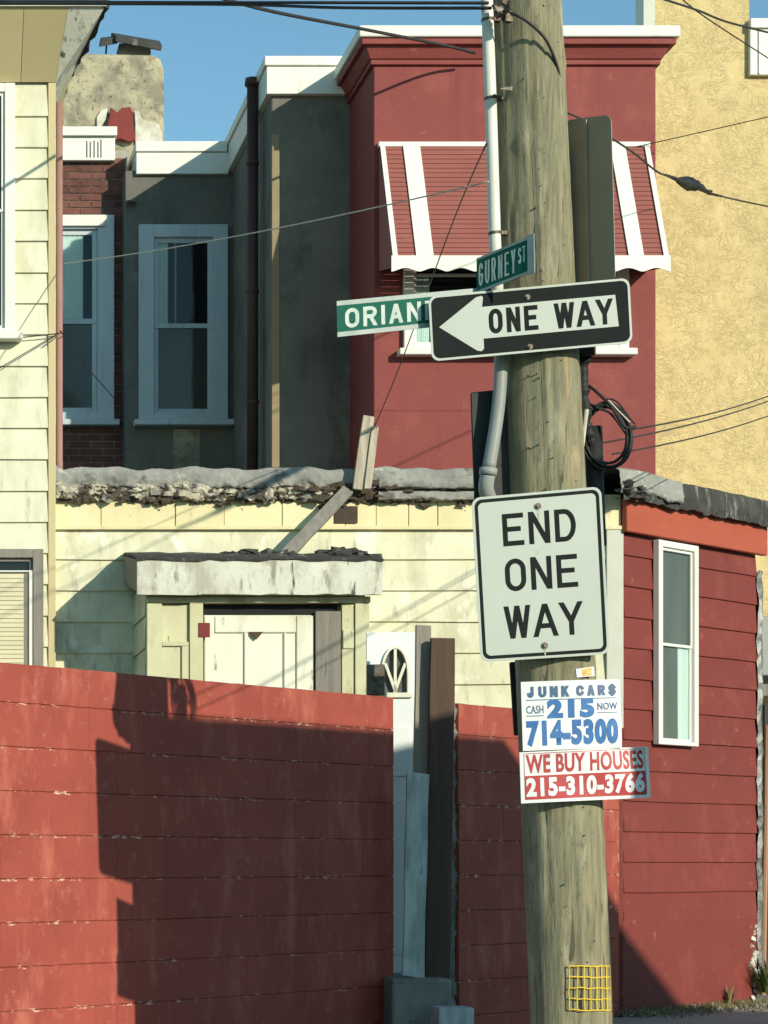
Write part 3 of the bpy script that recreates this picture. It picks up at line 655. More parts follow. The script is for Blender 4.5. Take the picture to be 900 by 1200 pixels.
fin(b, 'shingle_edge', M['greyroof'], lh)
b = MB(); b.prism([O0 + Vector((0, -.02, .03)), O1 + Vector((.0, -.02, .03)), O2 + Vector((0, 0, .03)), Vector((lx0, 17.4, zo + .03))], (0, 0, .02)); fin(b, 'roof', M['greyroof'], lh)

# ------------------------------------------------------------------ red bay house
YR = 18.0; FR = FF(YR)
rh = thing('red_house', 'red stucco house bay with white coping and striped awning', 'house', (U(438, YR), YR, 0))
rx0, rx1 = U(438, YR), U(768.5, YR)
ztop = V(76, YR)
bx(rh, 'wall', M['redbay'], FR, rx0, rx1, 0, ztop, -3.2, 0, .006)
for (p0, p1, z0, z1, w, nm, mt, ov) in ((0, 0, V(77, YR), V(71, YR) , .03, 'cornice_bead', 'redbay', .03), (0, 0, V(71, YR), V(58, YR), .09, 'cornice', 'redbay', .09), (0, 0, V(58, YR), V(51, YR), .125, 'cornice', 'redbay', .125)):
    b = MB(); e = .0
    if nm == 'cornice' and w < .1:
        b.hexa([(rx0 - .04, YR - .04, z0), (rx1 + .04, YR - .04, z0), (rx1 + .04, YR + 1, z0), (rx0 - .04, YR + 1, z0),
                (rx0 - ov, YR - w, z1), (rx1 + ov, YR - w, z1), (rx1 + ov, YR + 1, z1), (rx0 - ov, YR + 1, z1)])
    else: b.box(FR, rx0 - ov, rx1 + ov, z0, z1 - .002, -1, w)
    fin(b, nm, M[mt], rh, .004)
b = MB(); b.box(FR, rx0 - .15, rx1 + .15, V(50.5, YR), V(37.5, YR), -3.2, .15); fin(b, 'coping', M['white'], rh, .006)
# hairline panel joints low on the bay
bx(rh, 'render_seam', M['redside'], FR, rx0 + .002, U(553, YR), V(481.6, YR), V(480.6, YR), .0, .0025)
# windows below the awning
window(rh, FR, U(472, YR), U(590, YR), V(411, YR), V(232, YR), .08, 'white', ('dark',), ('dark', ('curtain', .0, .18, 'curtain')), .05)
window(rh, FR, U(618, YR), U(735, YR), V(411, YR), V(232, YR), .08, 'white', ('dark',), ('dark',), .05)
# awning
aw = thing('awning', 'red louvred window awning with white stripes and scalloped white valance', 'awning', P(610, 303, 17.5))
YA = 17.52
tl, tr, bl_, br_ = P(449, 171, 17.97), P(766, 171, 17.97), P(456.5, 302, YA), P(776, 302, YA)
tl.x = bl_.x = U(452, 17.75); tr.x = br_.x = U(771, 17.75)
def ap(s, t, h=0):
    p = tl.lerp(tr, s).lerp(bl_.lerp(br_, s), t); nn = (tr - tl).cross(bl_ - tl).normalized()
    if nn.y > 0: nn = -nn
    return p + nn * h
NS = 24
sl_ = MB()
for i in range(NS):
    t0, t1 = i / NS + .001, (i + 1.0) / NS - .001
    sl_.hexa([ap(0, t1, .0085), ap(1, t1, .0085), ap(1, t1, .004), ap(0, t1, .004), ap(0, t0, .005), ap(1, t0, .005), ap(1, t0, .0), ap(0, t0, .0)])
fin(sl_, 'louvre_slats', M['louver'], aw)
for sx, wd in ((.0, .018), (.085, .063), (.46, .055), (.855, .055), (.982, .018)):
    b = MB(); b.hexa([ap(sx, 1, .022), ap(sx + wd, 1, .022), ap(sx + wd, 1, .013), ap(sx, 1, .013), ap(sx, 0, .022), ap(sx + wd, 0, .022), ap(sx + wd, 0, .013), ap(sx, 0, .013)])
    fin(b, 'white_stripe', M['white'], aw)
bx(aw, 'head_rail', M['white'], FR, tl.x - .01, tr.x + .01, tl.z - .01, tl.z + .03, .002, .05, .003)
b = MB(); n = 96; vs = []; z0 = bl_.z
for i in range(n + 1):
    x = bl_.x - .012 + (br_.x - bl_.x + .024) * i / n
    sc = .030 * abs(math.sin(i / n * math.pi * 10)) ** 1.5 
    vs += [(x, YA - .024, z0 - .118 + sc), (x, YA - .024, z0 + .012), (x, YA - .016, z0 + .012), (x, YA - .016, z0 - .118 + sc)]
b.add(vs, [(4 * i + j, 4 * i + 4 + j, 4 * i + 4 + (j + 1) % 4, 4 * i + (j + 1) % 4) for i in range(n) for j in range(4)] + [(0, 1, 2, 3), tuple(4 * n + 3 - j for j in range(4))])
fin(b, 'valance', M['white'], aw)
for x in (bl_.x, br_.x - .006):                        # side wings
    b = MB(); b.prism([(x, YA - .01, z0 + .01), (x, YA - .01, z0 - .08), (x, 17.99, z0 + .02), (x, 17.99, tl.z)], (.006, 0, 0)); fin(b, 'side_wing', M['louver'], aw)

# ------------------------------------------------------------------ grey stucco house: block, flank, recess
YG, YC = 18.91, 21.0; FG, FC = FF(YG), FF(YC)
gh = thing('grey_house', 'dark grey stucco house with white coping and recessed window', 'house', (U(318, YG), YG, 0))
gx0 = U(318, YG); gz = V(110, YG)
bx(gh, 'block', M['grey'], FG, gx0, rx0 + .3, 0, gz, -5, 0, .01)
bx(gh, 'coping', M['white'], FG, gx0 - .07, rx0 + .02, V(80, YG), V(69, YG), -5, .075, .005)
bx(gh, 'fascia', M['white'], FG, gx0 - .05, rx0 + .02, V(112.5, YG), V(80.5, YG), -5, .055, .004)
rcx0 = U(147, YC)
bx(gh, 'recess_wall', M['grey'], FC, rcx0, gx0 + .2, 0, V(200, YC), -2.5, 0, .004)
bx(gh, 'recess_coping', M['white'], FC, U(158, YC), gx0 - .06, V(180, YC), V(168, YC), -2.4, .07, .005)
bx(gh, 'recess_fascia', M['white'], FC, U(159, YC), gx0 - .045, V(205.5, YC), V(180.5, YC), -2.4, .05, .004)
bx(gh, 'sunlit_sliver', M['sunlit'], FG, gx0 + .002, gx0 + .070, V(548, YG), V(158, YG), .0, .010, .004)  # sliver of sun on the grey block's edge, put in as a paler strip
window(gh, FC, U(162, YC), U(266, YC), V(494, YC), V(265, YC), .145, 'bluewhite', ('dark', ('curtain', .0, .2, 'curtain'), ('curtain_cord', .34, .37, 'curtain')), ('screen',), .07)
b = MB(); b.box(FC, U(203, YC), U(234, YC), V(560, YC), V(503, YC), .001, .004); fin(b, 'patch', M['chim'], gh)
b = MB(); b.tube([P(296, 98, 19.3), P(296, 560, 19.3)], .05, 12); b.tube([P(297, 93, 19.3), P(296, 101, 19.3)], .072, 12); dp = fin(b, 'downspout', M['redpipe'], gh, smooth=True)
for y in (190, 340, 470):
    b = MB(); b.tube([P(296, y, 19.3), P(296, y + 3, 19.3)], .058, 12); fin(b, 'bracket', M['redpipe'], dp)
b = MB(); b.hexa([P(150, 236, 20.9), P(160, 238, 20.9), P(160, 238, 20.99), P(150, 236, 20.99), P(149, 234, 20.9), P(160, 236, 20.9), P(160, 236, 20.99), P(149, 234, 20.99)]); fin(b, 'hook', M['redpipe'], gh)

# ------------------------------------------------------------------ brick house with chimney
YB = 21.3; FB = FF(YB); sB = FPX / YB
bh = thing('brick_house', 'narrow dark brick house wall with blue-grey window, between cream siding and grey stucco', 'house', (U(70, YB), YB, 0))
bx(bh, 'wall', M['mortar'], FB, U(20, YB), U(149, YB), 0, V(176, YB), -2.0, -.012)
cob, brl = .0693, .222
bmesh_ = MB(); bmesh_.box(Fr((0, 0, 0), (1, 0)), .004, brl - .005, .004, cob - .005, -.03, .0)
brk = bmesh_.mesh('brick', M['brick'])
hm = MB(); hm.box(Fr((0, 0, 0), (1, 0)), .004, brl / 2 - .005, .004, cob - .005, -.03, .0); hbrk = hm.mesh('brick', M['brick'])
wx0, wx1, wz0, wz1 = U(60, YB), U(134, YB), V(494, YB), V(254, YB)
xr = U(147, YB); row = 0; z = V(185, YB)
while z > V(556, YB):
    x = xr - (0 if row % 2 else brl / 2)
    if not row % 2: inst(hbrk, 'brick', (xr - brl / 2, YB + random.uniform(-.002, .003), z - cob), bh)
    while x > U(66, YB):
        x -= brl
        mid_in = z - cob > wz0 - .07 and z - cob < wz1
        if mid_in and x < wx1 - .10:
            if row % 2 and x + brl > wx1: inst(hbrk, 'brick', (xr - brl / 2, YB + random.uniform(-.002, .003), z - cob), bh)
            continue
        inst(brk, 'brick', (x, YB + random.uniform(-.002, .003), z - cob), bh)
    z -= cob; row += 1
window(bh, FB, U(30, YB), U(133, YB), wz0, wz1, .16, 'bluewhite', ('dark', ('curtain', .0, .80, 'curtain')), ('screen',), .07)
bx(bh, 'window_hood', M['white'], FB, U(30, YB), U(122, YB), V(268, YB), V(255, YB), .071, .10, .004)
bx(bh, 'cornice_board', M['white'], FB, U(30, YB), U(134, YB), V(190, YB), V(163, YB), -.3, .06, .004)
bx(bh, 'cornice_cap', M['white'], FB, U(30, YB), U(136, YB), V(162.5, YB), V(152, YB), -.3, .10, .004)
for px in (100.5, 104.5, 109, 113.5, 117):
    bx(bh, 'vent_slot', M['dark'], FB, U(px, YB), U(px + 1.2, YB), V(187, YB), V(166 + (px % 3), YB), .058, .0625)
YK = 22.3
b = MB(); cx0, cx1, cz1 = U(70, YK), U(192.5, YK), V(60, YK)
n = 14; ring = []
prof_ = [(cx0, V(200, YK)), (cx1, V(200, YK)), (cx1 + .005, V(110, YK)), (cx1, V(80, YK)), (cx1 - .03, V(69, YK)), (cx1 - .09, V(63, YK)), (cx0 + .12, V(61, YK)), (cx0 + .04, V(66, YK)), (cx0, V(78, YK))]
b.prism([(x, YK, z) for x, z in prof_], (0, .7, 0))
ck = fin(b, 'chimney', M['chim'], bh, .05, seg=3)
# smears of plaster and red sealant at the chimney foot
def blob(px, py, pts, mt, name, Y, th=.02):
    b = MB(); b.prism([P(px + x, py + y, Y) for x, y in pts], (0, -th, 0)); return fin(b, name, M[mt], ck, .006)
blob(0, 0, [(126, 168), (125, 150), (128, 136), (129, 128), (134, 131), (137, 134), (142, 128), (152, 127), (155, 133), (156, 150), (158, 166), (150, 168), (140, 164)], 'terra', 'sealant', 22.27, .05)
blob(0, 0, [(158, 170), (158, 145), (157, 130), (163, 131), (166, 140), (176, 143), (186, 146), (190, 160), (190, 170)], 'plaster', 'plaster_smear', 22.29, .02)
blob(0, 0, [(113, 152), (113, 138), (118, 130), (126, 127), (124, 140), (118, 150)], 'plaster', 'plaster_smear', 22.29, .02)
bx(ck, 'flue_block', M['conc'], FF(22.55), U(139, 22.55), U(176, 22.55), V(66, 22.55), V(53, 22.55), -.2, .05)
b = MB(); b.hexa([P(135, 49, 22.35), P(189, 60, 22.35), P(187, 54, 22.9), P(130, 45, 22.9), P(135, 41, 22.35), P(190, 52, 22.35), P(188, 48, 22.9), P(130, 38, 22.9)]); fin(b, 'rain_cap', M['tar'], ck, .01)
b = MB(); b.hexa([P(116, 55, 22.4), P(138, 51, 22.4), P(138, 49, 22.8), P(116, 52, 22.8), P(118, 47, 22.4), P(137, 43, 22.4), P(137, 42, 22.8), P(118, 44, 22.8)]); b.tube([P(124, 64, 22.6), P(125, 50, 22.6)], .012, 6); fin(b, 'rain_cap_flap', M['tar'], ck, .006)

# ------------------------------------------------------------------ tan stucco building
YT = 19.1; FT = FF(YT)
th = thing('stucco_building', 'tall building with yellow tan trowelled stucco wall at the right edge', 'building', (U(770, YT), YT, 0))
bx(th, 'wall', M['tan'], FT, U(757, YT), U(878, YT), 0, V(62, YT), -5, 0)
bx(th, 'chimney_breast', M['tan'], FT, U(757, YT), U(878, YT), V(62, YT) + .001, V(-160, YT), -.22, 0)
bx(th, 'wall', M['tan'], FT, U(878, YT), U(1300, YT), 0, V(28, YT), -5, -.004)
b = MB(); b.box(FT, U(754, YT), U(767, YT), V(60, YT), V(-160, YT), -.2, .006); fin(b, 'corner_strip', M['dull'], th)
bx(th, 'cornice_panel', M['white'], FT, U(876.5, YT), U(1300, YT), V(90, YT), V(24, YT), .0, .05, .004)
for px in (886, 916, 946): bx(th, 'panel_batten', M['white'], FT, U(px, YT), U(px + 1.6, YT), V(89, YT), V(38, YT), .05, .062)
bx(th, 'cornice_cap', M['white'], FT, U(876, YT), U(1300, YT), V(36, YT), V(25, YT), .051, .075, .004)

# things in the gap right of the corner house
gt = thing('board_gate', 'dark board gate in the narrow gap behind the red flank', 'gate', P(893, 1150, 18.3))
for i in range(5):
    b = MB(); YQ = 18.3; u = U(872, YQ) + i * .16
    b.box(FF(YQ), u + .004, u + .155, .02, V(822 + (i % 2) * 4, YQ), -.02, .01 + (i % 2) * .006); fin(b, 'gate_board', M['darkpanel'], gt, .003)
bx(gt, 'gate_rail', M['greywood'], FF(18.3), U(870, 18.3), U(930, 18.3), V(816, 18.3), V(802, 18.3), -.02, .04, .004)
b = MB(); b.box(FF(18.6), U(868, 18.6), U(960, 18.6), V(792, 18.6), V(722, 18.6), -.2, .0); o = fin(b, 'metal_shutter_box', M['gpvc'], None, .01)
tag(o, 'blue-grey metal shutter box on the tan wall above the dark gate', 'box')
b = MB(); b.box(FF(18.6), U(868, 18.6), U(960, 18.6), V(806, 18.6), V(792.5, 18.6), -.2, .06); fin(b, 'shutter_slot', M['dark'], o)
b = MB(); b.tube([P(894, 1166, 16.95), P(897.5, 960, 16.95), P(899, 850, 16.95)], .022, 8)
tag(fin(b, 'wooden_stake', M['postwood']), 'thin pinkish wooden stake by the crumpled flashing at the right edge', 'stake')

# ------------------------------------------------------------------ salvaged door and planks in the wall gap
YD = 13.95
def gapY(px): u = FW.upx(px); return FW.p(u, 0).y
FD = Fr((U(428, 14.05), 14.05, 0), (1.0, -.06))
sd = thing('old_door', 'white salvaged door with arched fanlight leaning behind the wall gap', 'door', FD.p(0, 0))
d0, dt = FD.uv(430, 741); d1, _ = FD.uv(490, 741); _, db = FD.uv(470, 1146)
# slab with an arched hole: outline in strips
ac, ahw = FD.uv(462.5, 800)[0], None
al, az0 = FD.uv(449, 812); ar, _ = FD.uv(477, 812); _, azt = FD.uv(463, 760)
def arch(k, n=16, gr=0.0):
    a = math.pi * k / n; c = (al + ar) / 2; hw = (ar - al) / 2 + gr
    x = math.cos(a); s = math.sin(a)
    return c - hw * x, az0 + .10 + (azt + gr - az0 - .10) * (s ** .85)
b = MB()
loop = [(al, az0)] + [arch(k) for k in range(17)] + [(ar, az0)]
for w0, w1 in ((-.03, 0),):
    b.box(FD, d0, d1, db, az0, w0, w1)
    b.box(FD, d0, al, az0, dt, w0, w1); b.box(FD, ar, d1, az0, dt, w0, w1)
    n = 16
    for k in range(n):
        x0, y0 = arch(k); x1, y1 = arch(k + 1)
        b.hexa([FD.p(x0, y0, w1), FD.p(x1, y1, w1), FD.p(x1, y1, w0), FD.p(x0, y0, w0), FD.p(x0, dt, w1), FD.p(x1, dt, w1), FD.p(x1, dt, w0), FD.p(x0, dt, w0)])
fin(b, 'door_slab', M['pvcdoor'], sd)
fm = MB()
ring = [arch(k) for k in range(17)]; ro = [arch(k, 16, .016) for k in range(17)]
ring = [(al, az0)] + ring + [(ar, az0)]; ro = [(al - .016, az0 - .016)] + ro + [(ar + .016, az0 - .016)]
for k in range(len(ring) - 1):
    fm.hexa([FD.p(*ring[k], .016), FD.p(*ring[k + 1], .016), FD.p(*ring[k + 1], .001), FD.p(*ring[k], .001), FD.p(*ro[k], .016), FD.p(*ro[k + 1], .016), FD.p(*ro[k + 1], .001), FD.p(*ro[k], .001)])
fm.box(FD, al - .03, ar + .03, az0 - .03, az0, .001, .022)
c = (al + ar) / 2
def bar(x0, y0, x1, y1, t=.009):
    dx, dy = x1 - x0, y1 - y0; L_ = math.hypot(dx, dy); nx, ny = -dy / L_ * t, dx / L_ * t
    fm.hexa([FD.p(x0 - nx, y0 - ny, .010), FD.p(x0 + nx, y0 + ny, .010), FD.p(x0 + nx, y0 + ny, -.008), FD.p(x0 - nx, y0 - ny, -.008), FD.p(x1 - nx, y1 - ny, .010), FD.p(x1 + nx, y1 + ny, .010), FD.p(x1 + nx, y1 + ny, -.008), FD.p(x1 - nx, y1 - ny, -.008)])
bar(c, az0, c, azt); bar(c - .005, az0, ar - .012, az0 + .19); bar(c + .005, az0, al + .012, az0 + .19)
fin(fm, 'fanlight_frame', M['doorwhite'], sd)
b = MB(); b.box(FD, al, ar, az0, azt, -.028, -.022); fin(b, 'fanlight_pane', M['screen'], sd)
b = MB(); b.box(FD, al + .02, d1 - .05, db + 1.3, az0 - .22, .001, .010); b.box(FD, al + .02, d1 - .05, db + .15, db + 1.15, .001, .010); fin(b, 'door_panel', M['pvcdoor'], sd, .008)
b = MB(); b.box(FD, FD.uv(429, 800)[0], FD.uv(450, 800)[0], FD.uv(440, 815)[1], FD.uv(440, 779)[1], .002, .03); o = fin(b, 'metal_plate', M['steel'], None, .004)
tag(o, 'small square grey metal plate fixed beside the arched fanlight', 'plate')
pb, pt_ = V(1147, 13.6), 0
plank('grey_plank', 'tall grey weathered plank standing between the white door and brown plank', P(492, 1147, 13.62), P(496, 733, 13.62), .098, .035, M['greywood'], cat='plank')
plank('brown_plank', 'wide dark brown plank standing upright at right side of the wall gap', P(512, 1147, 13.55), P(518.5, 748, 13.55), .155, .04, M['brownwood'], cat='plank')
plank('pale_plank', 'short flaking pale blue plank leaning in front of the grey plank', P(484, 1145, 13.42), P(489.5, 906, 13.42), .135, .025, M['paleplank'], cat='plank')
b = MB(); b.box(FF(13.3), U(460, 13.3), U(530, 13.3), -.01, V(1147, 13.3), -.9, .0); tag(fin(b, 'concrete_footing', M['conc'], None, .02, seg=2), 'dark mossy concrete footing under the planks in the wall gap', 'footing')
b = MB(); b.box(FF(12.9), U(514, 12.9), U(556, 12.9), -.01, V(1181, 12.9), -.2, .0); tag(fin(b, 'concrete_block', M['paleplank'], None, .01, seg=2), 'small pale block on the ground before the mossy footing', 'block')

# ------------------------------------------------------------------ utility pole
YP = 9.8
up = thing('utility_pole', 'weathered wooden utility pole carrying the road signs', 'utility pole', (U(672, YP), YP, 0))
def pole_c(z):
    y = CY - (z - CZ) * FPX / YP
    return U(617.5 + 50.5 * (y / 1180.0), YP)
def pole_r(z):
    y = CY - (z - CZ) * FPX / YP
    return (40.0 + 6.5 * y / 1180.0) * YP / FPX
b = MB(); K = 72; zs_ = [-.1 + i * .045 for i in range(185)]; vs = []
ph = [random.uniform(0, 6.28) for _ in range(9)]; kc = [(random.uniform(0, 6.28), random.uniform(0, 6), random.uniform(.3, 1.8)) for _ in range(44)]
for z in zs_:
    for j in range(K):
        a = 2 * math.pi * j / K; r = pole_r(z)
        d = .006 * math.sin(3 * a + ph[0] + .5 * z) + .002 * math.sin(7 * a + ph[1] + z * .8) + .0012 * math.sin(13 * a + ph[2] - z) + random.uniform(-.0009, .0009)
        for (ca, cz, cl) in kc:
            da = abs((a - ca + math.pi) % (2 * math.pi) - math.pi)
            if da < .06 and cz < z < cz + cl: d -= .011 * (1 - da / .06)
        for (ca, cz) in ((4.15, 4.30), (5.75, 4.68), (4.55, 3.9)):       # knots
            da = (a - ca + math.pi) % (2 * math.pi) - math.pi
            d += .014 * math.exp(-((da * r / .035) ** 2 + ((z - cz) / .04) ** 2))
        vs.append((pole_c(z) + (r + d) * math.cos(a), YP + (r + d) * math.sin(a), z))
n = len(zs_)
b.add(vs, [(i * K + j, i * K + (j + 1) % K, (i + 1) * K + (j + 1) % K, (i + 1) * K + j) for i in range(n - 1) for j in range(K)] + [tuple((n - 1) * K + j for j in range(K))])
fin(b, 'shaft', M['pole'], up, smooth=True)
YCn = 9.735
def smooth_path(pts, k=6):
    out = []
    for i in range(len(pts) - 1):
        p0, p1, p2, p3 = pts[max(i - 1, 0)], pts[i], pts[i + 1], pts[min(i + 2, len(pts) - 1)]
        for j in range(k):
            t = j / k
            out.append(.5 * ((2 * p1) + (-p0 + p2) * t + (2 * p0 - 5 * p1 + 4 * p2 - p3) * t * t + (-p0 + 3 * p1 - 3 * p2 + p3) * t ** 3))
    out.append(pts[-1]); return out
b = MB(); b.tube([P(568, -60, YCn), P(571, 10, YCn), P(575, 120, YCn), P(580, 280, YCn), P(586.5, 415, YCn)], .0265, 14); cd = fin(b, 'conduit', M['pvc'], up, smooth=True)
b = MB(); b.tube(smooth_path([P(586.5, 400, YCn), P(587, 425, YCn), P(585, 465, YCn), P(580, 505, YCn), P(573, 548, YCn)]), .030, 14); fin(b, 'conduit_bend', M['gpvc'], up, smooth=True)
b = MB(); b.tube([P(572.5, 549, YCn), P(571.5, 557, YCn)], .040, 14); b.tube(smooth_path([P(571.5, 557, YCn), P(570, 575, YCn + .02), P(580, 600, YCn + .1)]), .034, 14); fin(b, 'conduit_elbow', M['gpvc'], up, smooth=True)
for y, x in ((22, 571.5), (114, 574.8), (272, 579.8)):
    b = MB(); b.tube([P(x, y, YCn), P(x + .2, y + 3.2, YCn)], .0295, 14); b.box(FF(YCn), U(x + 4, YCn), U(x + 14, YCn), V(y + 3, YCn), V(y - 1, YCn), -.02, .01); fin(b, 'conduit_strap', M['steel'], up)
b = MB()
for i in range(18):                                    # insulator hardware at the top of the frame
    b.chunk(P(590 + random.uniform(-10, 8), 10 + random.uniform(-10, 16), 9.62), random.uniform(.008, .024))
fin(b, 'cable_clamp', M['steel'], up)
b = MB(); b.hexa([P(586, 104, 9.6), P(600, 106, 9.6), P(600, 106, 9.68), P(586, 104, 9.68), P(588, 103, 9.6), P(601, 101, 9.6), P(601, 101, 9.68), P(588, 103, 9.68)]); fin(b, 'bracket', M['steel'], up)
b = MB()
pp = smooth_path([P(684, 405, 9.84), P(682, 425, 9.85), P(682, 450, 9.86), P(684, 475, 9.86), P(688, 500, 9.86), P(692, 520, 9.88)], 8)
b.tube(pp, [.034 + .018 * mnoise.noise(Vector((i * .35, 7, 2))) - .012 * (i / len(pp)) for i in range(len(pp))], 12)
b.box(FF(9.8), U(655, 9.8), U(694, 9.8), V(418, 9.8), V(405, 9.8), -.1, .05)
fin(b, 'junction_boot', M['black'], up)
b = MB(); b.tube([P(694, 500, 9.92), P(697, 600, 9.95), P(699, 640, 9.95)], .045, 12); fin(b, 'riser_sleeve', M['black'], up, smooth=True)
b = MB(); b.tube([P(687.5, 480, 9.75), P(682, 524, 9.75)], .010, 8); fin(b, 'ground_rod', M['plaster'], up)
for z_, a_ in ((4.9, 4.9), (4.2, 5.3), (3.05, 4.5), (1.0, 4.4), (.75, 5.1), (3.2, 5.2), (5.0, 4.4)) + tuple((random.uniform(.4, 5.0), random.uniform(3.9, 5.6)) for _ in range(36)):   # old nails and staples
    c0 = Vector((pole_c(z_) + pole_r(z_) * math.cos(a_), YP + pole_r(z_) * math.sin(a_), z_)); dd = Vector((math.cos(a_), math.sin(a_), 0))
    b = MB(); b.tube([c0 - dd * .01, c0 + dd * random.uniform(.004, .012)], random.uniform(.002, .004), 6); fin(b, 'nail', M['steel'], up)

# ------------------------------------------------------------------ lettering
def arc(cx, cy, rx, ry, a0, a1, n=14): return [(cx + rx * math.cos(math.radians(a0 + (a1 - a0) * i / n)), cy + ry * math.sin(math.radians(a0 + (a1 - a0) * i / n))) for i in range(n + 1)]
GL = {
 'E': [('P', [(1, 1), (0, 1), (0, 0), (1, 0)]), ('P', [(0, .52), (.82, .52)])],
 'N': [('P', [(0, 0), (0, 1)]), ('P', [(1, 0), (1, 1)]), ('H', (.0, 1), (1, 0))],
 'D': [('C', [(0, 0), (0, 1), (.45, 1)] + arc(.45, .5, .55, .5, 90, -90)[1:] )],
 'O': [('C', arc(.5, .68, .5, .32, 0, 180) + arc(.5, .32, .5, .32, 180, 360))],
 'W': [('H', (.02, 1), (.26, 0)), ('H', (.26, 0), (.5, 1)), ('H', (.5, 1), (.74, 0)), ('H', (.74, 0), (.98, 1))],
 'A': [('H', (0, 0), (.5, 1)), ('H', (.5, 1), (1, 0)), ('P', [(.25, .3), (.75, .3)])],
 'Y': [('H', (0, 1), (.5, .42)), ('H', (1, 1), (.5, .42)), ('P', [(.5, .48), (.5, 0)])],
 'R': [('P', [(0, 0), (0, 1)]), ('P', [(0, 1), (.55, 1)] + arc(.55, .75, .42, .25, 90, -90) + [(.1, .5)]), ('H', (.5, .52), (1, 0))],
 'I': [('P', [(.5, 0), (.5, 1)])],
 'G': [('P', arc(.5, .68, .5, .32, 20, 180) + arc(.5, .32, .5, .32, 180, 360) + [(1, .48), (.55, .48)])],
 'U': [('P', [(0, 1)] + arc(.5, .32, .5, .32, 180, 360) + [(1, 1)])],
 'S': [('P', arc(.5, .75, .5, .25, 20, 270) + arc(.5, .25, .5, .25, 90, -160))],
 'T': [('P', [(0, 1), (1, 1)]), ('P', [(.5, 1), (.5, 0)])],
 'K': [('P', [(0, 0), (0, 1)]), ('H', (.12, .4), (.95, 1)), ('H', (.35, .62), (1, 0))],
 'J': [('P', [(.75, 1), (.75, .3)] + arc(.4, .3, .35, .3, 0, -170))],
 'C': [('P', arc(.5, .68, .5, .32, 20, 180) + arc(.5, .32, .5, .32, 180, 340))],
}
GL['$'] = GL['S'] + [('P', [(.5, -.1), (.5, 1.1)])]
SERIF = {'J': [(.45, 1, 1.05, 1)], 'U': [(-.2, 1, .3, 1), (.75, 1, 1.2, 1)], 'N': [(-.2, 1, .2, 1), (-.2, 0, .25, 0), (.8, 1, 1.2, 1)], 'K': [(-.2, 1, .25, 1), (-.2, 0, .25, 0), (.75, 0, 1.2, 0), (.75, 1, 1.15, 1)],
         'A': [(-.15, 0, .3, 0), (.7, 0, 1.15, 0)], 'R': [(-.2, 0, .25, 0), (-.2, 1, .2, 1), (.75, 0, 1.2, 0)], 'C': [], '$': []}
class Sign:
    """flat quad in the place; local metres x right, y up from its lower left corner, h off the face"""
    def __init__(s, tl, tr, br, bl, bend=0.0):
        s.bend = bend; s.q = [Vector(x) for x in (tl, tr, br, bl)]
        s.w = ((s.q[1] - s.q[0]).length + (s.q[2] - s.q[3]).length) / 2; s.h = ((s.q[0] - s.q[3]).length + (s.q[1] - s.q[2]).length) / 2
        s.n = (s.q[1] - s.q[0]).cross(s.q[3] - s.q[0]).normalized()
        if s.n.y > 0: s.n = -s.n
    def p(s, x, y, h=0):
        u, v = x / s.w, y / s.h
        return s.q[3].lerp(s.q[2], u).lerp(s.q[0].lerp(s.q[1], u), v) + s.n * (h - s.bend * ((u - .42) ** 2 - .08 * math.sin(v * 5 + u * 7) * u))
def rr(x0, y0, x1, y1, r, n=6):
    out = []
    for cx_, cy_, a in ((x1 - r, y1 - r, 0), (x0 + r, y1 - r, 90), (x0 + r, y0 + r, 180), (x1 - r, y0 + r, 270)):
        for i in range(n + 1):
            t = math.radians(a + 90 * i / n); out.append((cx_ + r * math.cos(t), cy_ + r * math.sin(t)))
    return out
def plate(sg, pts, h0, h1, name, mt, parent, bevel=0):
    b = MB(); b.prism([sg.p(x, y, h0) for x, y in pts], sg.n * (h1 - h0)); return fin(b, name, M[mt], parent, bevel)
def gplate(sg, x0, y0, x1, y1, h0, h1, name, mt, parent, nx=26, ny=8):
    b = MB(); vs = [sg.p(x0 + (x1 - x0) * i / nx, y0 + (y1 - y0) * j / ny, h) for h in (h1, h0) for i in range(nx + 1) for j in range(ny + 1)]
    m = ny + 1; k = (nx + 1) * m; fs = []
    for i in range(nx):
        for j in range(ny):
            q = (i * m + j, (i + 1) * m + j, (i + 1) * m + j + 1, i * m + j + 1); fs += [q, tuple(k + t for t in reversed(q))]
    edge = [i * m for i in range(nx + 1)] + [nx * m + j for j in range(1, m)] + [i * m + ny for i in range(nx - 1, -1, -1)] + [j for j in range(ny - 1, 0, -1)]
    fs += [(edge[i], k + edge[i], k + edge[(i + 1) % len(edge)], edge[(i + 1) % len(edge)]) for i in range(len(edge))]
    b.add(vs, fs); return fin(b, name, M[mt], parent)
def ringm(sg, a, c, h0, h1, name, mt, parent):
    b = MB(); n = len(a)
    vs = [sg.p(x, y, h1) for x, y in a] + [sg.p(x, y, h1) for x, y in c] + [sg.p(x, y, h0) for x, y in a] + [sg.p(x, y, h0) for x, y in c]
    fs = []
    for i in range(n):
        j = (i + 1) % n
        fs += [(i, j, n + j, n + i), (i, 2 * n + i, 2 * n + j, j), (n + i, n + j, 3 * n + j, 3 * n + i)]
    b.add(vs, fs); return fin(b, name, M[mt], parent)
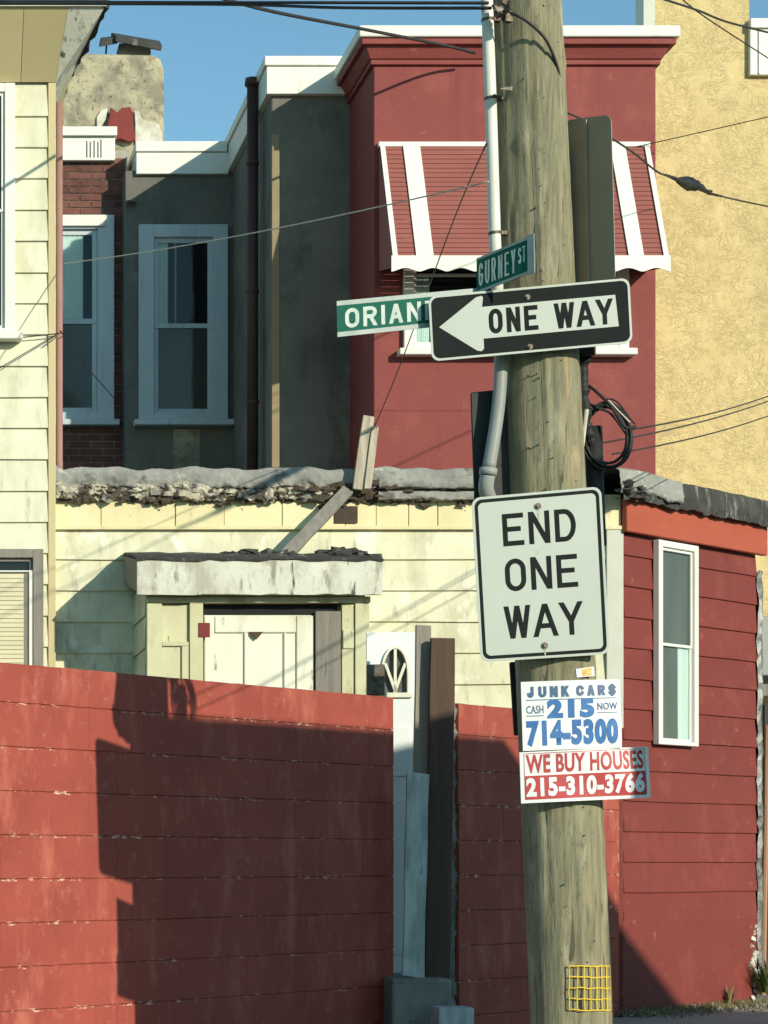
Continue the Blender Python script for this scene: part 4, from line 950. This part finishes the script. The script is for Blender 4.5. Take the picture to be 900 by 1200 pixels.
def stroke(pts, t, closed=False):
    """offset outline of a polyline, square caps"""
    pts = [Vector(p) for p in pts]
    q = [pts[0]]
    for p in pts[1:]:
        if (p - q[-1]).length > 1e-6: q.append(p)
    pts = q
    if closed and (pts[0] - pts[-1]).length < 1e-6: pts.pop()
    n = len(pts); L_, R_ = [], []
    for i in range(n):
        if closed: d0, d1 = (pts[i] - pts[i - 1]).normalized(), (pts[(i + 1) % n] - pts[i]).normalized()
        else:
            d0 = (pts[i] - pts[i - 1]).normalized() if i else (pts[1] - pts[0]).normalized()
            d1 = (pts[i + 1] - pts[i]).normalized() if i < n - 1 else d0
        m = d0 + d1
        if m.length < .2: m = d0
        m.normalize(); nn = Vector((-m.y, m.x)); k = min(2.0, 1 / max(.3, nn.dot(Vector((-d0.y, d0.x)))))
        p = pts[i].copy()
        if not closed and i == 0: p -= d1 * t / 2
        if not closed and i == n - 1: p += d0 * t / 2
        L_.append(p + nn * t / 2 * k); R_.append(p - nn * t / 2 * k)
    return L_, R_
def word(sg, txt, x0, y0, x1, y1, t, gap, h, name, mt, parent, serif=False, wmul=None):
    wd = {'I': t, 'W': 1.3, 'T': .8}
    Ht = y1 - y0
    ws = [(wmul or {}).get(c, 1.25 if c == 'W' else (.0 if c == 'I' else 1.0)) for c in txt]
    ni = sum(1 for c in txt if c == 'I')
    unit = (x1 - x0 - gap * (len(txt) - 1) - ni * t) / sum(ws)
    x = x0; b = MB(); lay = 0
    for c, w_ in zip(txt, ws):
        lw = t if c == 'I' else w_ * unit
        ax, ay, bw, bh = x + t / 2, y0 + t / 2, max(lw - t, .0001), Ht - t
        ops = list(GL[c])
        if serif: ops += [('B', s_) for s_ in SERIF.get(c, [])]
        for op in ops:
            lay += 1; hh = h + (lay % 3) * .00018
            if op[0] == 'H':
                (xa, ya), (xb, yb) = op[1], op[2]
                pa = Vector((ax + xa * bw, y0 + ya * Ht)); pb = Vector((ax + xb * bw, y0 + yb * Ht)); d = pb - pa
                k = t / 2 * d.length / max(abs(d.y), 1e-6); k = min(k, t * 1.0)
                b.add([sg.p(pa.x - k, pa.y, hh), sg.p(pa.x + k, pa.y, hh), sg.p(pb.x + k, pb.y, hh), sg.p(pb.x - k, pb.y, hh)], [(0, 1, 2, 3)])
            elif op[0] == 'B':
                xa, ya, xb, yb = op[1]; tt = t * .55
                yy = y0 + tt / 2 if ya == 0 else y1 - tt / 2
                b.add([sg.p(ax + xa * bw, yy - tt / 2, hh), sg.p(ax + xb * bw, yy - tt / 2, hh), sg.p(ax + xb * bw, yy + tt / 2, hh), sg.p(ax + xa * bw, yy + tt / 2, hh)], [(0, 1, 2, 3)])
            else:
                L_, R_ = stroke([(ax + px_ * bw, ay + py_ * bh) for px_, py_ in op[1]], t, op[0] == 'C')
                n = len(L_); vs = [sg.p(p.x, p.y, hh) for p in L_] + [sg.p(p.x, p.y, hh) for p in R_]
                b.add(vs, [(i, (i + 1) % n, n + (i + 1) % n, n + i) for i in range(n if op[0] == 'C' else n - 1)])
        x += lw + gap
    return fin(b, name, M[mt], parent, fix=False)
def text(sg, s, x0, y0, x1, y1, off, h, name, mt, parent, shear=0.0, extrude=.0):
    c = bpy.data.curves.new('t', 'FONT'); c.body = s; c.offset = off; c.shear = shear; c.resolution_u = 4; c.space_character = 1.0 + off * 2.2
    tmp = bpy.data.objects.new('t', c); m = bpy.data.meshes.new_from_object(tmp)
    xs_ = [v.co.x for v in m.vertices]; ys_ = [v.co.y for v in m.vertices]
    ax, bx_, ay, by = min(xs_), max(xs_), min(ys_), max(ys_)
    for v in m.vertices: v.co = sg.p(x0 + (v.co.x - ax) / (bx_ - ax) * (x1 - x0), y0 + (v.co.y - ay) / (by - ay) * (y1 - y0), h)
    m.materials.clear(); m.materials.append(M[mt]); m.name = name
    for p in m.polygons: p.material_index = 0
    bpy.data.objects.remove(tmp); bpy.data.curves.remove(c)
    return link(bpy.data.objects.new(name, m), parent)
def bolt(sg, x, y, parent, r=.012):
    b = MB(); c = sg.p(x, y, .001); b.tube([c, c + sg.n * .004], r * 1.35, 12); b.tube([c + sg.n * .004, c + sg.n * .011], r * .8, 6); fin(b, 'bolt', M['steel'], parent)

# END ONE WAY
YS = 9.59
sg = Sign(P(552.5, 583.5, YS), P(704.5, 570, YS), P(714.5, 766.5, YS), P(563.5, 776, YS))
t = thing('road_sign', 'white rectangular END ONE WAY sign with black border on the pole', 'road sign', sg.p(sg.w / 2, 0))
plate(sg, rr(0, 0, sg.w, sg.h, .038), -.003, .0, 'panel', 'signwhite', t)
ringm(sg, rr(.011, .011, sg.w - .011, sg.h - .011, .032), rr(.026, .026, sg.w - .026, sg.h - .026, .022), .0002, .0007, 'border', 'signblack', t)
def sxy(px, py, Y):                                   # photo position on this sign -> local metres
    q = sg.q; tgt = P(px, py, Y); ex_ = (q[2] - q[3]).normalized(); ey_ = (q[0] - q[3]).normalized(); d = tgt - q[3]
    k = ex_.dot(ey_); a, b_ = d.dot(ex_), d.dot(ey_); det = 1 - k * k
    return (a - k * b_) / det, (b_ - k * a) / det
E_ = [('END', (588, 641), (675, 598)), ('ONE', (592, 696), (677, 654)), ('WAY', (592, 752), (684, 708))]
w_, h_ = sg.w, sg.h
word(sg, 'END', w_ * .225, h_ * .690, w_ * .790, h_ * .885, .0215, .022, .0010, 'lettering', 'signblack', t)
word(sg, 'ONE', w_ * .225, h_ * .415, w_ * .785, h_ * .612, .0215, .022, .0010, 'lettering', 'signblack', t)
word(sg, 'WAY', w_ * .195, h_ * .130, w_ * .810, h_ * .327, .0215, .006, .0010, 'lettering', 'signblack', t, wmul={'W': 1.15, 'A': 1.05, 'Y': 1.0})
for (sx, sy0, sy1) in ((.507, .80, .90), (.500, .012, .060)):
    plate(sg, [(w_ * sx - .002, h_ * sy0), (w_ * sx + .003, h_ * sy0 + .004), (w_ * sx + .005, h_ * sy1), (w_ * sx - .005, h_ * sy1)], .0009, .0012, 'rust_streak', 'ruststain', t)
bolt(sg, w_ * .505, h_ * .915, t, .011); bolt(sg, w_ * .50, h_ * .075, t, .011)
# ONE WAY arrow
YS = 9.585
sg = Sign(P(502, 347, YS), P(737.5, 325.5, YS), P(741.5, 402, YS), P(506, 423.5, YS)); w_, h_ = sg.w, sg.h
t = thing('road_sign', 'black ONE WAY sign with white left-pointing arrow across the pole', 'road sign', sg.p(sg.w / 2, 0))
plate(sg, rr(0, 0, w_, h_, .036), -.003, .0, 'panel', 'signwhite', t)
plate(sg, rr(.010, .010, w_ - .010, h_ - .010, .030), .0002, .0007, 'black_field', 'signblack', t)
ay0, ay1 = h_ * .275, h_ * .760
ar_ = [(w_ * .045, h_ * .51), (w_ * .235, h_ * .915), (w_ * .262, h_ * .93), (w_ * .270, h_ * .905), (w_ * .262, ay1), (w_ * .925, ay1), (w_ * .935, ay0), (w_ * .262, ay0), (w_ * .262, h_ * .125), (w_ * .250, h_ * .085), (w_ * .228, h_ * .10)]
b = MB(); b.add([sg.p(x, y, .0011) for x, y in ar_], [tuple(range(len(ar_)))]); fin(b, 'arrow', M['signwhite'], t, fix=False)
word(sg, 'ONE', w_ * .292, h_ * .335, w_ * .537, h_ * .715, .0205, .017, .0014, 'lettering', 'signblack', t)
word(sg, 'WAY', w_ * .615, h_ * .320, w_ * .912, h_ * .710, .0205, .004, .0014, 'lettering', 'signblack', t, wmul={'W': 1.2, 'A': 1.05, 'Y': 1.0})
bolt(sg, w_ * .49, h_ * .845, t, .009); bolt(sg, w_ * .49, h_ * .085, t, .009)
# street names
YS = 9.64
sg = Sign(P(394.5, 353, YS), P(566, 337, YS), P(567, 377, YS), P(395.5, 395, YS)); w_, h_ = sg.w, sg.h
t = thing('street_name_sign', 'green ORIANNA street name sign behind the ONE WAY arrow', 'street sign', sg.p(sg.w / 2, 0))
plate(sg, [(0, 0), (w_, 0), (w_, h_), (0, h_)], -.003, 0, 'panel', 'green', t)
plate(sg, [(0, 0), (w_, 0), (w_, h_ * .13), (0, h_ * .13)], .0003, .002, 'lower_rail', 'alu', t); plate(sg, [(0, h_ * .87), (w_, h_ * .87), (w_, h_), (0, h_)], .0003, .002, 'upper_rail', 'alu', t)
word(sg, 'ORIANNA', w_ * .055, h_ * .22, w_ * .82, h_ * .77, .0165, .018, .0010, 'lettering', 'letterwhite', t)
sg = Sign(P(558.5, 303, 9.62), P(618, 278, 9.42), P(618.5, 321, 9.42), P(558.5, 344, 9.62)); w_, h_ = sg.w, sg.h
t = thing('street_name_sign', 'green GURNEY ST street name sign turned sideways above the arrow', 'street sign', sg.p(sg.w / 2, 0))
plate(sg, [(0, 0), (w_, 0), (w_, h_), (0, h_)], -.003, 0, 'panel', 'green', t)
plate(sg, [(w_ + .001, -.005), (w_ * 1.13, -.005), (w_ * 1.13, h_ + .005), (w_ + .001, h_ + .005)], -.004, .003, 'end_clamp', 'alu', t)
plate(sg, [(0, h_ * .93), (w_, h_ * .93), (w_, h_), (0, h_)], .0003, .002, 'upper_rail', 'alu', t); plate(sg, [(0, 0), (w_, 0), (w_, h_ * .07), (0, h_ * .07)], .0003, .002, 'lower_rail', 'alu', t)
word(sg, 'GURNEY', w_ * .045, h_ * .17, w_ * .77, h_ * .82, .0082, .0108, .0010, 'lettering', 'letterwhite', t)
word(sg, 'ST', w_ * .82, h_ * .36, w_ * .965, h_ * .80, .007, .005, .0010, 'lettering', 'letterwhite', t)
# sign seen from behind on the right of the pole
sg = Sign(P(662, 141, 9.88), P(716, 134, 9.62), P(721, 330, 9.62), P(664, 334, 9.88)); w_, h_ = sg.w, sg.h
t = thing('road_sign', 'dark grey back of a tall sign on the right side of the pole', 'road sign', sg.p(sg.w / 2, 0))
plate(sg, rr(0, 0, w_, h_, .04), -.003, 0, 'panel', 'galv', t)
plate(sg, [(w_ * .465, .01), (w_ * .50, .01), (w_ * .50, h_ - .01), (w_ * .465, h_ - .01)], .0005, .010, 'stiffener', 'galv', t)
# dark panels strapped behind the pole
b = MB(); b.hexa([P(556, 600, 9.80), P(600, 600, 9.80), P(600, 600, 9.83), P(556, 600, 9.83), P(551, 460, 9.80), P(600, 455, 9.80), P(600, 455, 9.83), P(551, 460, 9.83)])
tag(fin(b, 'backing_panel', M['darkpanel'], None, .006), 'black panel strapped behind the pole next to the grey conduit bend', 'panel')
b = MB(); b.hexa([P(602, 862, 9.9), P(640, 862, 9.9), P(640, 862, 9.95), P(602, 862, 9.95), P(596.5, 776, 9.9), P(640, 772, 9.9), P(640, 772, 9.95), P(596.5, 776, 9.95)])
tag(fin(b, 'backing_panel', M['darkpanel'], None, .006), 'black panel edge showing left of the pole beside the junk cars poster', 'panel')
# posters
YS = 9.575
sg = Sign(P(611, 799, YS), P(728, 795.5, YS), P(730, 876, YS), P(613.5, 880, YS), .045); w_, h_ = sg.w, sg.h
t = thing('poster_sign', 'white poster with blue JUNK CARS phone number nailed to the pole', 'poster', sg.p(sg.w / 2, 0))
gplate(sg, 0, 0, w_, h_, -.004, 0, 'board', 'poster', t)
word(sg, 'JUNK', w_ * .055, h_ * .765, w_ * .475, h_ * .925, .0135, .0145, .0016, 'lettering', 'navy', t, True)
word(sg, 'CAR$', w_ * .545, h_ * .770, w_ * .955, h_ * .925, .0135, .0140, .0016, 'lettering', 'navy', t, True)
text(sg, 'CASH', w_ * .045, h_ * .535, w_ * .215, h_ * .65, .01, .0016, 'lettering', 'navy', t)
text(sg, 'NOW', w_ * .755, h_ * .56, w_ * .965, h_ * .665, .025, .0016, 'lettering', 'navy', t)
for x0, x1, y in ((.045, .215, .495), (.755, .965, .515), (.045, .95, .725)): gplate(sg, w_ * x0, h_ * y, w_ * x1, h_ * (y + .012), .0008, .0014, 'rule', 'navy', t)
text(sg, '215', w_ * .25, h_ * .455, w_ * .725, h_ * .735, .065, .0016, 'lettering', 'blue', t)
text(sg, '714-5300', w_ * .04, h_ * .055, w_ * .965, h_ * .435, .06, .0017, 'lettering', 'blue', t)
sg = Sign(P(610, 881.5, YS), P(763, 874.5, YS + .01), P(764.5, 934.5, YS + .01), P(612, 941.5, YS), .085); w_, h_ = sg.w, sg.h
t = thing('poster_sign', 'red and white WE BUY HOUSES phone number poster below the blue one', 'poster', sg.p(sg.w / 2, 0))
gplate(sg, 0, 0, w_, h_, -.004, 0, 'board', 'poster', t)
gplate(sg, w_ * .035, h_ * .08, w_ * .965, h_ * .53, .0004, .0010, 'red_band', 'redink', t)
text(sg, 'WE BUY HOUSES', w_ * .045, h_ * .575, w_ * .955, h_ * .945, .03, .0016, 'lettering', 'redink', t)
text(sg, '215-310-3766', w_ * .04, h_ * .11, w_ * .955, h_ * .50, .05, .0024, 'lettering', 'poster', t)
for q in ((.03, .065, .97, .078), (.03, .957, .97, .97), (.03, .078, .034, .957), (.966, .078, .97, .957)): gplate(sg, w_ * q[0], h_ * q[1], w_ * q[2], h_ * q[3], .0006, .0011, 'border_line', 'redink', t)
sg = Sign(P(675, 784, 9.63), P(696, 781, 9.63), P(697, 792, 9.63), P(676, 794, 9.63)); w_, h_ = sg.w, sg.h
t = thing('sticker', 'tiny orange and white sticker on the pole under the END sign', 'sticker', sg.p(0, 0)); plate(sg, [(0, 0), (w_, 0), (w_, h_), (0, h_)], -.003, 0, 'card', 'poster', t)
plate(sg, [(w_ * .3, h_ * .1), (w_ * .85, h_ * .1), (w_ * .85, h_ * .9), (w_ * .3, h_ * .9)], .0003, .0008, 'orange_print', 'stickor', t)
# yellow mesh tag wrapped on the pole
mt_ = thing('mesh_tag', 'small yellow plastic mesh wrapped round the lower pole', 'mesh tag', P(687, 1184, 9.62))
def onpole(px, py, h=.006):
    z = V(py, YP - .12); c = pole_c(z); r = pole_r(z) + h
    x = U(px, YP - .10) - c; x = max(-r * .999, min(r * .999, x)); return Vector((c + x, YP - math.sqrt(r * r - x * x), z))
for i in range(5):
    y = 1131 + i * 12.8; b = MB(); b.tube([onpole(660.5 + k * 5.4, y + k * .15 + random.uniform(-.7, .7)) for k in range(11)], .0032, 6); fin(b, 'strand', M['yellow'], mt_)
for i in range(8):
    x = 660.5 + 54 * (i / 7) ** .92; b = MB(); b.tube([onpole(x + random.uniform(-.6, .6), 1131 + k * 10.3, .007) for k in range(6)], .0030, 6); fin(b, 'strand', M['yellow'], mt_)

# ------------------------------------------------------------------ cables
def cable(label, pts, r, mt='wire', sag=0.0, name='cable', k=6, smooth=True):
    pts = [Vector(p) for p in pts]
    if len(pts) == 2 and sag:
        pts = [pts[0].lerp(pts[1], i / 14) - Vector((0, 0, sag * 4 * (i / 14) * (1 - i / 14))) for i in range(15)]
    elif len(pts) > 2 and smooth: pts = smooth_path(pts)
    b = MB(); b.tube(pts, r, k); return tag(fin(b, name, M[mt], None, smooth=True), label, 'cable')
cable('thick upper cable running level along the top edge to the pole', [P(-120, 2, 13.5), P(572, 3.5, 9.66)], .0075, sag=.0)
cable('lower cable of the pair along the top edge left of the pole', [P(-120, 4.5, 13.5), P(240, 5, 11.4), P(400, 9, 10.5), P(575, 9.5, 9.64)], .0075)
cable('service drop sloping from the top edge down to the red cornice', [P(180, -28, 13.0), P(300, 9, 15.0), P(430, 35, 16.6), P(520, 53, 17.6), P(556, 62, 17.83)], .013)
cable('pale twine stretched from the left house to the pole', [P(73, 309, 15.6), P(572, 213, 9.72)], .0035, 'twine', sag=.035, name='twine')
cable('thin dark wire from the conduit down to the leaning laths', [P(570, 168, 9.7), P(530, 262, 11.6), P(470, 425, 14.2), P(437, 503, 15.5), P(429, 507, 15.53)], .0035)
cable('thin wire across the left house corner to the brick wall', [P(20, 396, 15.55), P(68, 391, 15.55), P(73, 391, 15.6), P(100, 428, 18.0), P(134, 467, 21.2)], .0042)
cable('thin wire rising from the left edge to the cream house corner', [P(-20, 443, 15.5), P(66, 392, 15.55)], .0035)
cable('dark cable crossing the top right corner above the thinner one', [P(755, -8, 13.0), P(790, 3, 13.4), P(820, 13, 13.8), P(860, 28, 14.3), P(960, 52, 15.5)], .0075)
cable('thinner cable in the top right corner falling to the right edge', [P(785, -18, 14.0), P(815, 12, 14.4), P(900, 68, 15.6), P(960, 106, 16.5)], .0045)
cable('black cable drooping over the face of the pole near its top', [P(592, 14, 9.62), P(606, 18, 9.60), P(624, 30, 9.60), P(640, 47, 9.61), P(652, 75, 9.65), P(658, 105, 9.70), P(661, 135, 9.74), P(662, 180, 9.78), P(665, 260, 9.80), P(668, 330, 9.8)], .0068)
cable('spliced cable from behind the grey sign back to the right edge', [P(664, 132, 9.8), P(690, 144, 10.2), P(720, 164, 10.8), P(745, 181, 11.4), P(770, 201, 12.0), P(790, 209, 12.4), P(842, 229, 13.5), P(905, 243, 15), P(960, 255, 16)], .0055)
pp = smooth_path([P(780, 205, 12.3), P(790, 209, 12.4), P(798, 213, 12.55), P(808, 216, 12.8), P(820, 219, 13.0), P(830, 226, 13.3), P(846, 230, 13.6)], 7)
b = MB(); b.tube(pp, [.006 + .030 * math.exp(-((i / len(pp) - .5) / .2) ** 2) * (.75 + .6 * abs(mnoise.noise(Vector((i * .5, 3, 1))))) + .004 * random.random() for i in range(len(pp))], 9)
b.tube(smooth_path([P(796, 209, 12.5), P(806, 208, 12.7), P(814, 211, 12.8), P(826, 222, 13.1), P(834, 224, 13.3)]), .007, 6)
tag(fin(b, 'cable_splice', M['black'], None, smooth=True), 'lumpy black splice wrapped on the cable before the tan wall', 'splice')
cable('faint wire rising across the tan wall from the red house', [P(715, 178, 18.0), P(768, 167, 17.9), P(900, 137, 17.5), P(960, 123, 17.3)], .004)
for lab, a, c in (('top wire of the three rising from the coil to the right', P(742, 503, 10.4), P(960, 438, 16.6)), ('middle wire of the three rising from the coil to the right', P(700, 520, 10.0), P(960, 445, 16.6)), ('lowest wire of the three rising from the coil to the right', P(718, 532, 10.0), P(960, 462, 16.6))):
    cable(lab, [a, c], .0042, sag=.05)
cl = MB()
for k in range(7):
    c = P(711 + random.uniform(-3, 3), 511 + random.uniform(-2, 2), 9.86 + k * .008); rx, rz = .098 + random.uniform(-.012, .008), .142 + random.uniform(-.014, .008); tl_ = random.uniform(.10, .22)
    pts = []
    for i in range(37):
        a = 2 * math.pi * i / 36; x, z = rx * math.cos(a), rz * math.sin(a); pts.append(c + Vector((x - z * tl_, 0, z + x * tl_)))
    cl.tube(pts, .0062, 7, 0, False)
cl.tube(smooth_path([P(690, 452, 9.85), P(700, 460, 9.82), P(716, 476, 9.8), P(732, 500, 9.8), P(745, 500, 9.82)]), .007, 7)
cl.tube(smooth_path([P(684, 470, 9.86), P(700, 478, 9.86), P(716, 485, 9.86), P(735, 510, 9.86)]), .006, 7)
cl.tube(smooth_path([P(708, 468, 9.84), P(722, 470, 9.82), P(738, 490, 9.8), P(744, 497, 9.8)]), .004, 7)
tag(fin(cl, 'cable_coil', M['black'], None, smooth=True), 'coil of spare black cable hung on the right of the pole', 'cable coil')
b = MB(); b.tube([P(713, 469, 9.80), P(738, 495, 9.78)], .0035, 6); tag(fin(b, 'wire_tail', M['twine']), 'short bare wire tail beside the black coil', 'wire')

# ------------------------------------------------------------------ weeds and litter along the foot of the flank
def weed(label, c, n, hgt, mt, spread):
    b = MB()
    for i in range(n):
        a = random.uniform(0, 6.28); h = hgt * random.uniform(.4, 1); d = Vector((math.cos(a), math.sin(a), 0)) * spread * random.uniform(.3, 1); w_ = random.uniform(.003, .009)
        sd_ = Vector((-d.y, d.x, 0)).normalized() * w_; o0 = Vector(c) + d * .3
        vs = []
        for j in range(4):
            t = j / 3; p = o0 + d * t * t + Vector((0, 0, h * (t - .25 * t * t))); k = (1 - t * .95) * (1 + t)
            vs += [p - sd_ * k, p + sd_ * k]
        b.add(vs, [(2 * j, 2 * j + 1, 2 * j + 3, 2 * j + 2) for j in range(3)])
    return tag(fin(b, 'weed', M[mt], None, fix=False), label, 'plant')
weed('dry weed sprouting against the foot of the red flank', FS.p(FS.upx(846), 0, .06), 40, .24, 'drygrass', .07)
weed('green weed clump in the gap beside the flashing', P(899, 1160, 16.8) - Vector((0, 0, .02)), 190, .36, 'leafm', .22)
g = MB()
for i in range(900):
    u = random.uniform(-.2, FS.upx(905)); w_ = abs(random.gauss(.02, .16)) + .02
    p = FS.p(u, 0, w_)
    if random.random() < .55: g.chunk(p + Vector((0, 0, .008)), random.uniform(.004, .014))
    else:
        for _ in range(6):
            d = Vector((random.uniform(-.05, .05), random.uniform(-.05, .05), random.uniform(.02, .07))); s_ = Vector((d.y, -d.x, 0)).normalized() * .004
            g.add([p - s_, p + s_, p + d], [(0, 1, 2)], 1)
o = fin(g, 'weedy_rubble', [M['walk'], M['drygrass']], None, fix=False); o['kind'] = 'stuff'; o['label'] = 'mossy crumbs and dry grass along the foot of the red flank'

for o in bpy.data.objects:
    if o.name.split('.')[0] in ('crumbled_render', 'broken_corner', 'mortar_edge', 'crumbled_edge', 'roof_debris', 'tar_scraps'): o['kind'] = 'stuff'

# ------------------------------------------------------------------ garage across the street (outside the frame); it shades the red wall
def back(pt, T): return Vector((pt.x + .685 * T, pt.y - T, pt.z + .44 * T))
TT = 5.5
A_ = back(FW.p(FW.upx(195), 1.905), TT); C_ = back(FW.p(FW.upx(590), 1.93), TT)
wv_ = Vector((.878, -.478, 0)); zr = (A_.z + C_.z) / 2
ga = thing('garage', 'flat-roofed garage across the street beyond the right of the picture', 'garage', (A_.x, A_.y, -.13))
b = MB(); pl = [Vector((A_.x, A_.y, -.13)), Vector((C_.x, C_.y, -.13)), Vector((C_.x, C_.y, -.13)) + wv_ * 9, Vector((A_.x, A_.y, -.13)) + wv_ * 9]
b.prism(pl, (0, 0, zr + .13 - .12)); fin(b, 'wall', M['conc'], ga)
b = MB(); b.prism([Vector((p.x, p.y, zr - .118)) for p in pl], (0, 0, .118)); fin(b, 'roof_edge', M['tar'], ga)
FGa = Fr((A_.x, A_.y, -.13), (-(C_ - A_).x, -(C_ - A_).y))
bx(ga, 'roller_door', M['white'], FGa, -3.2, -.6, 0, 2.6, .003, .03)
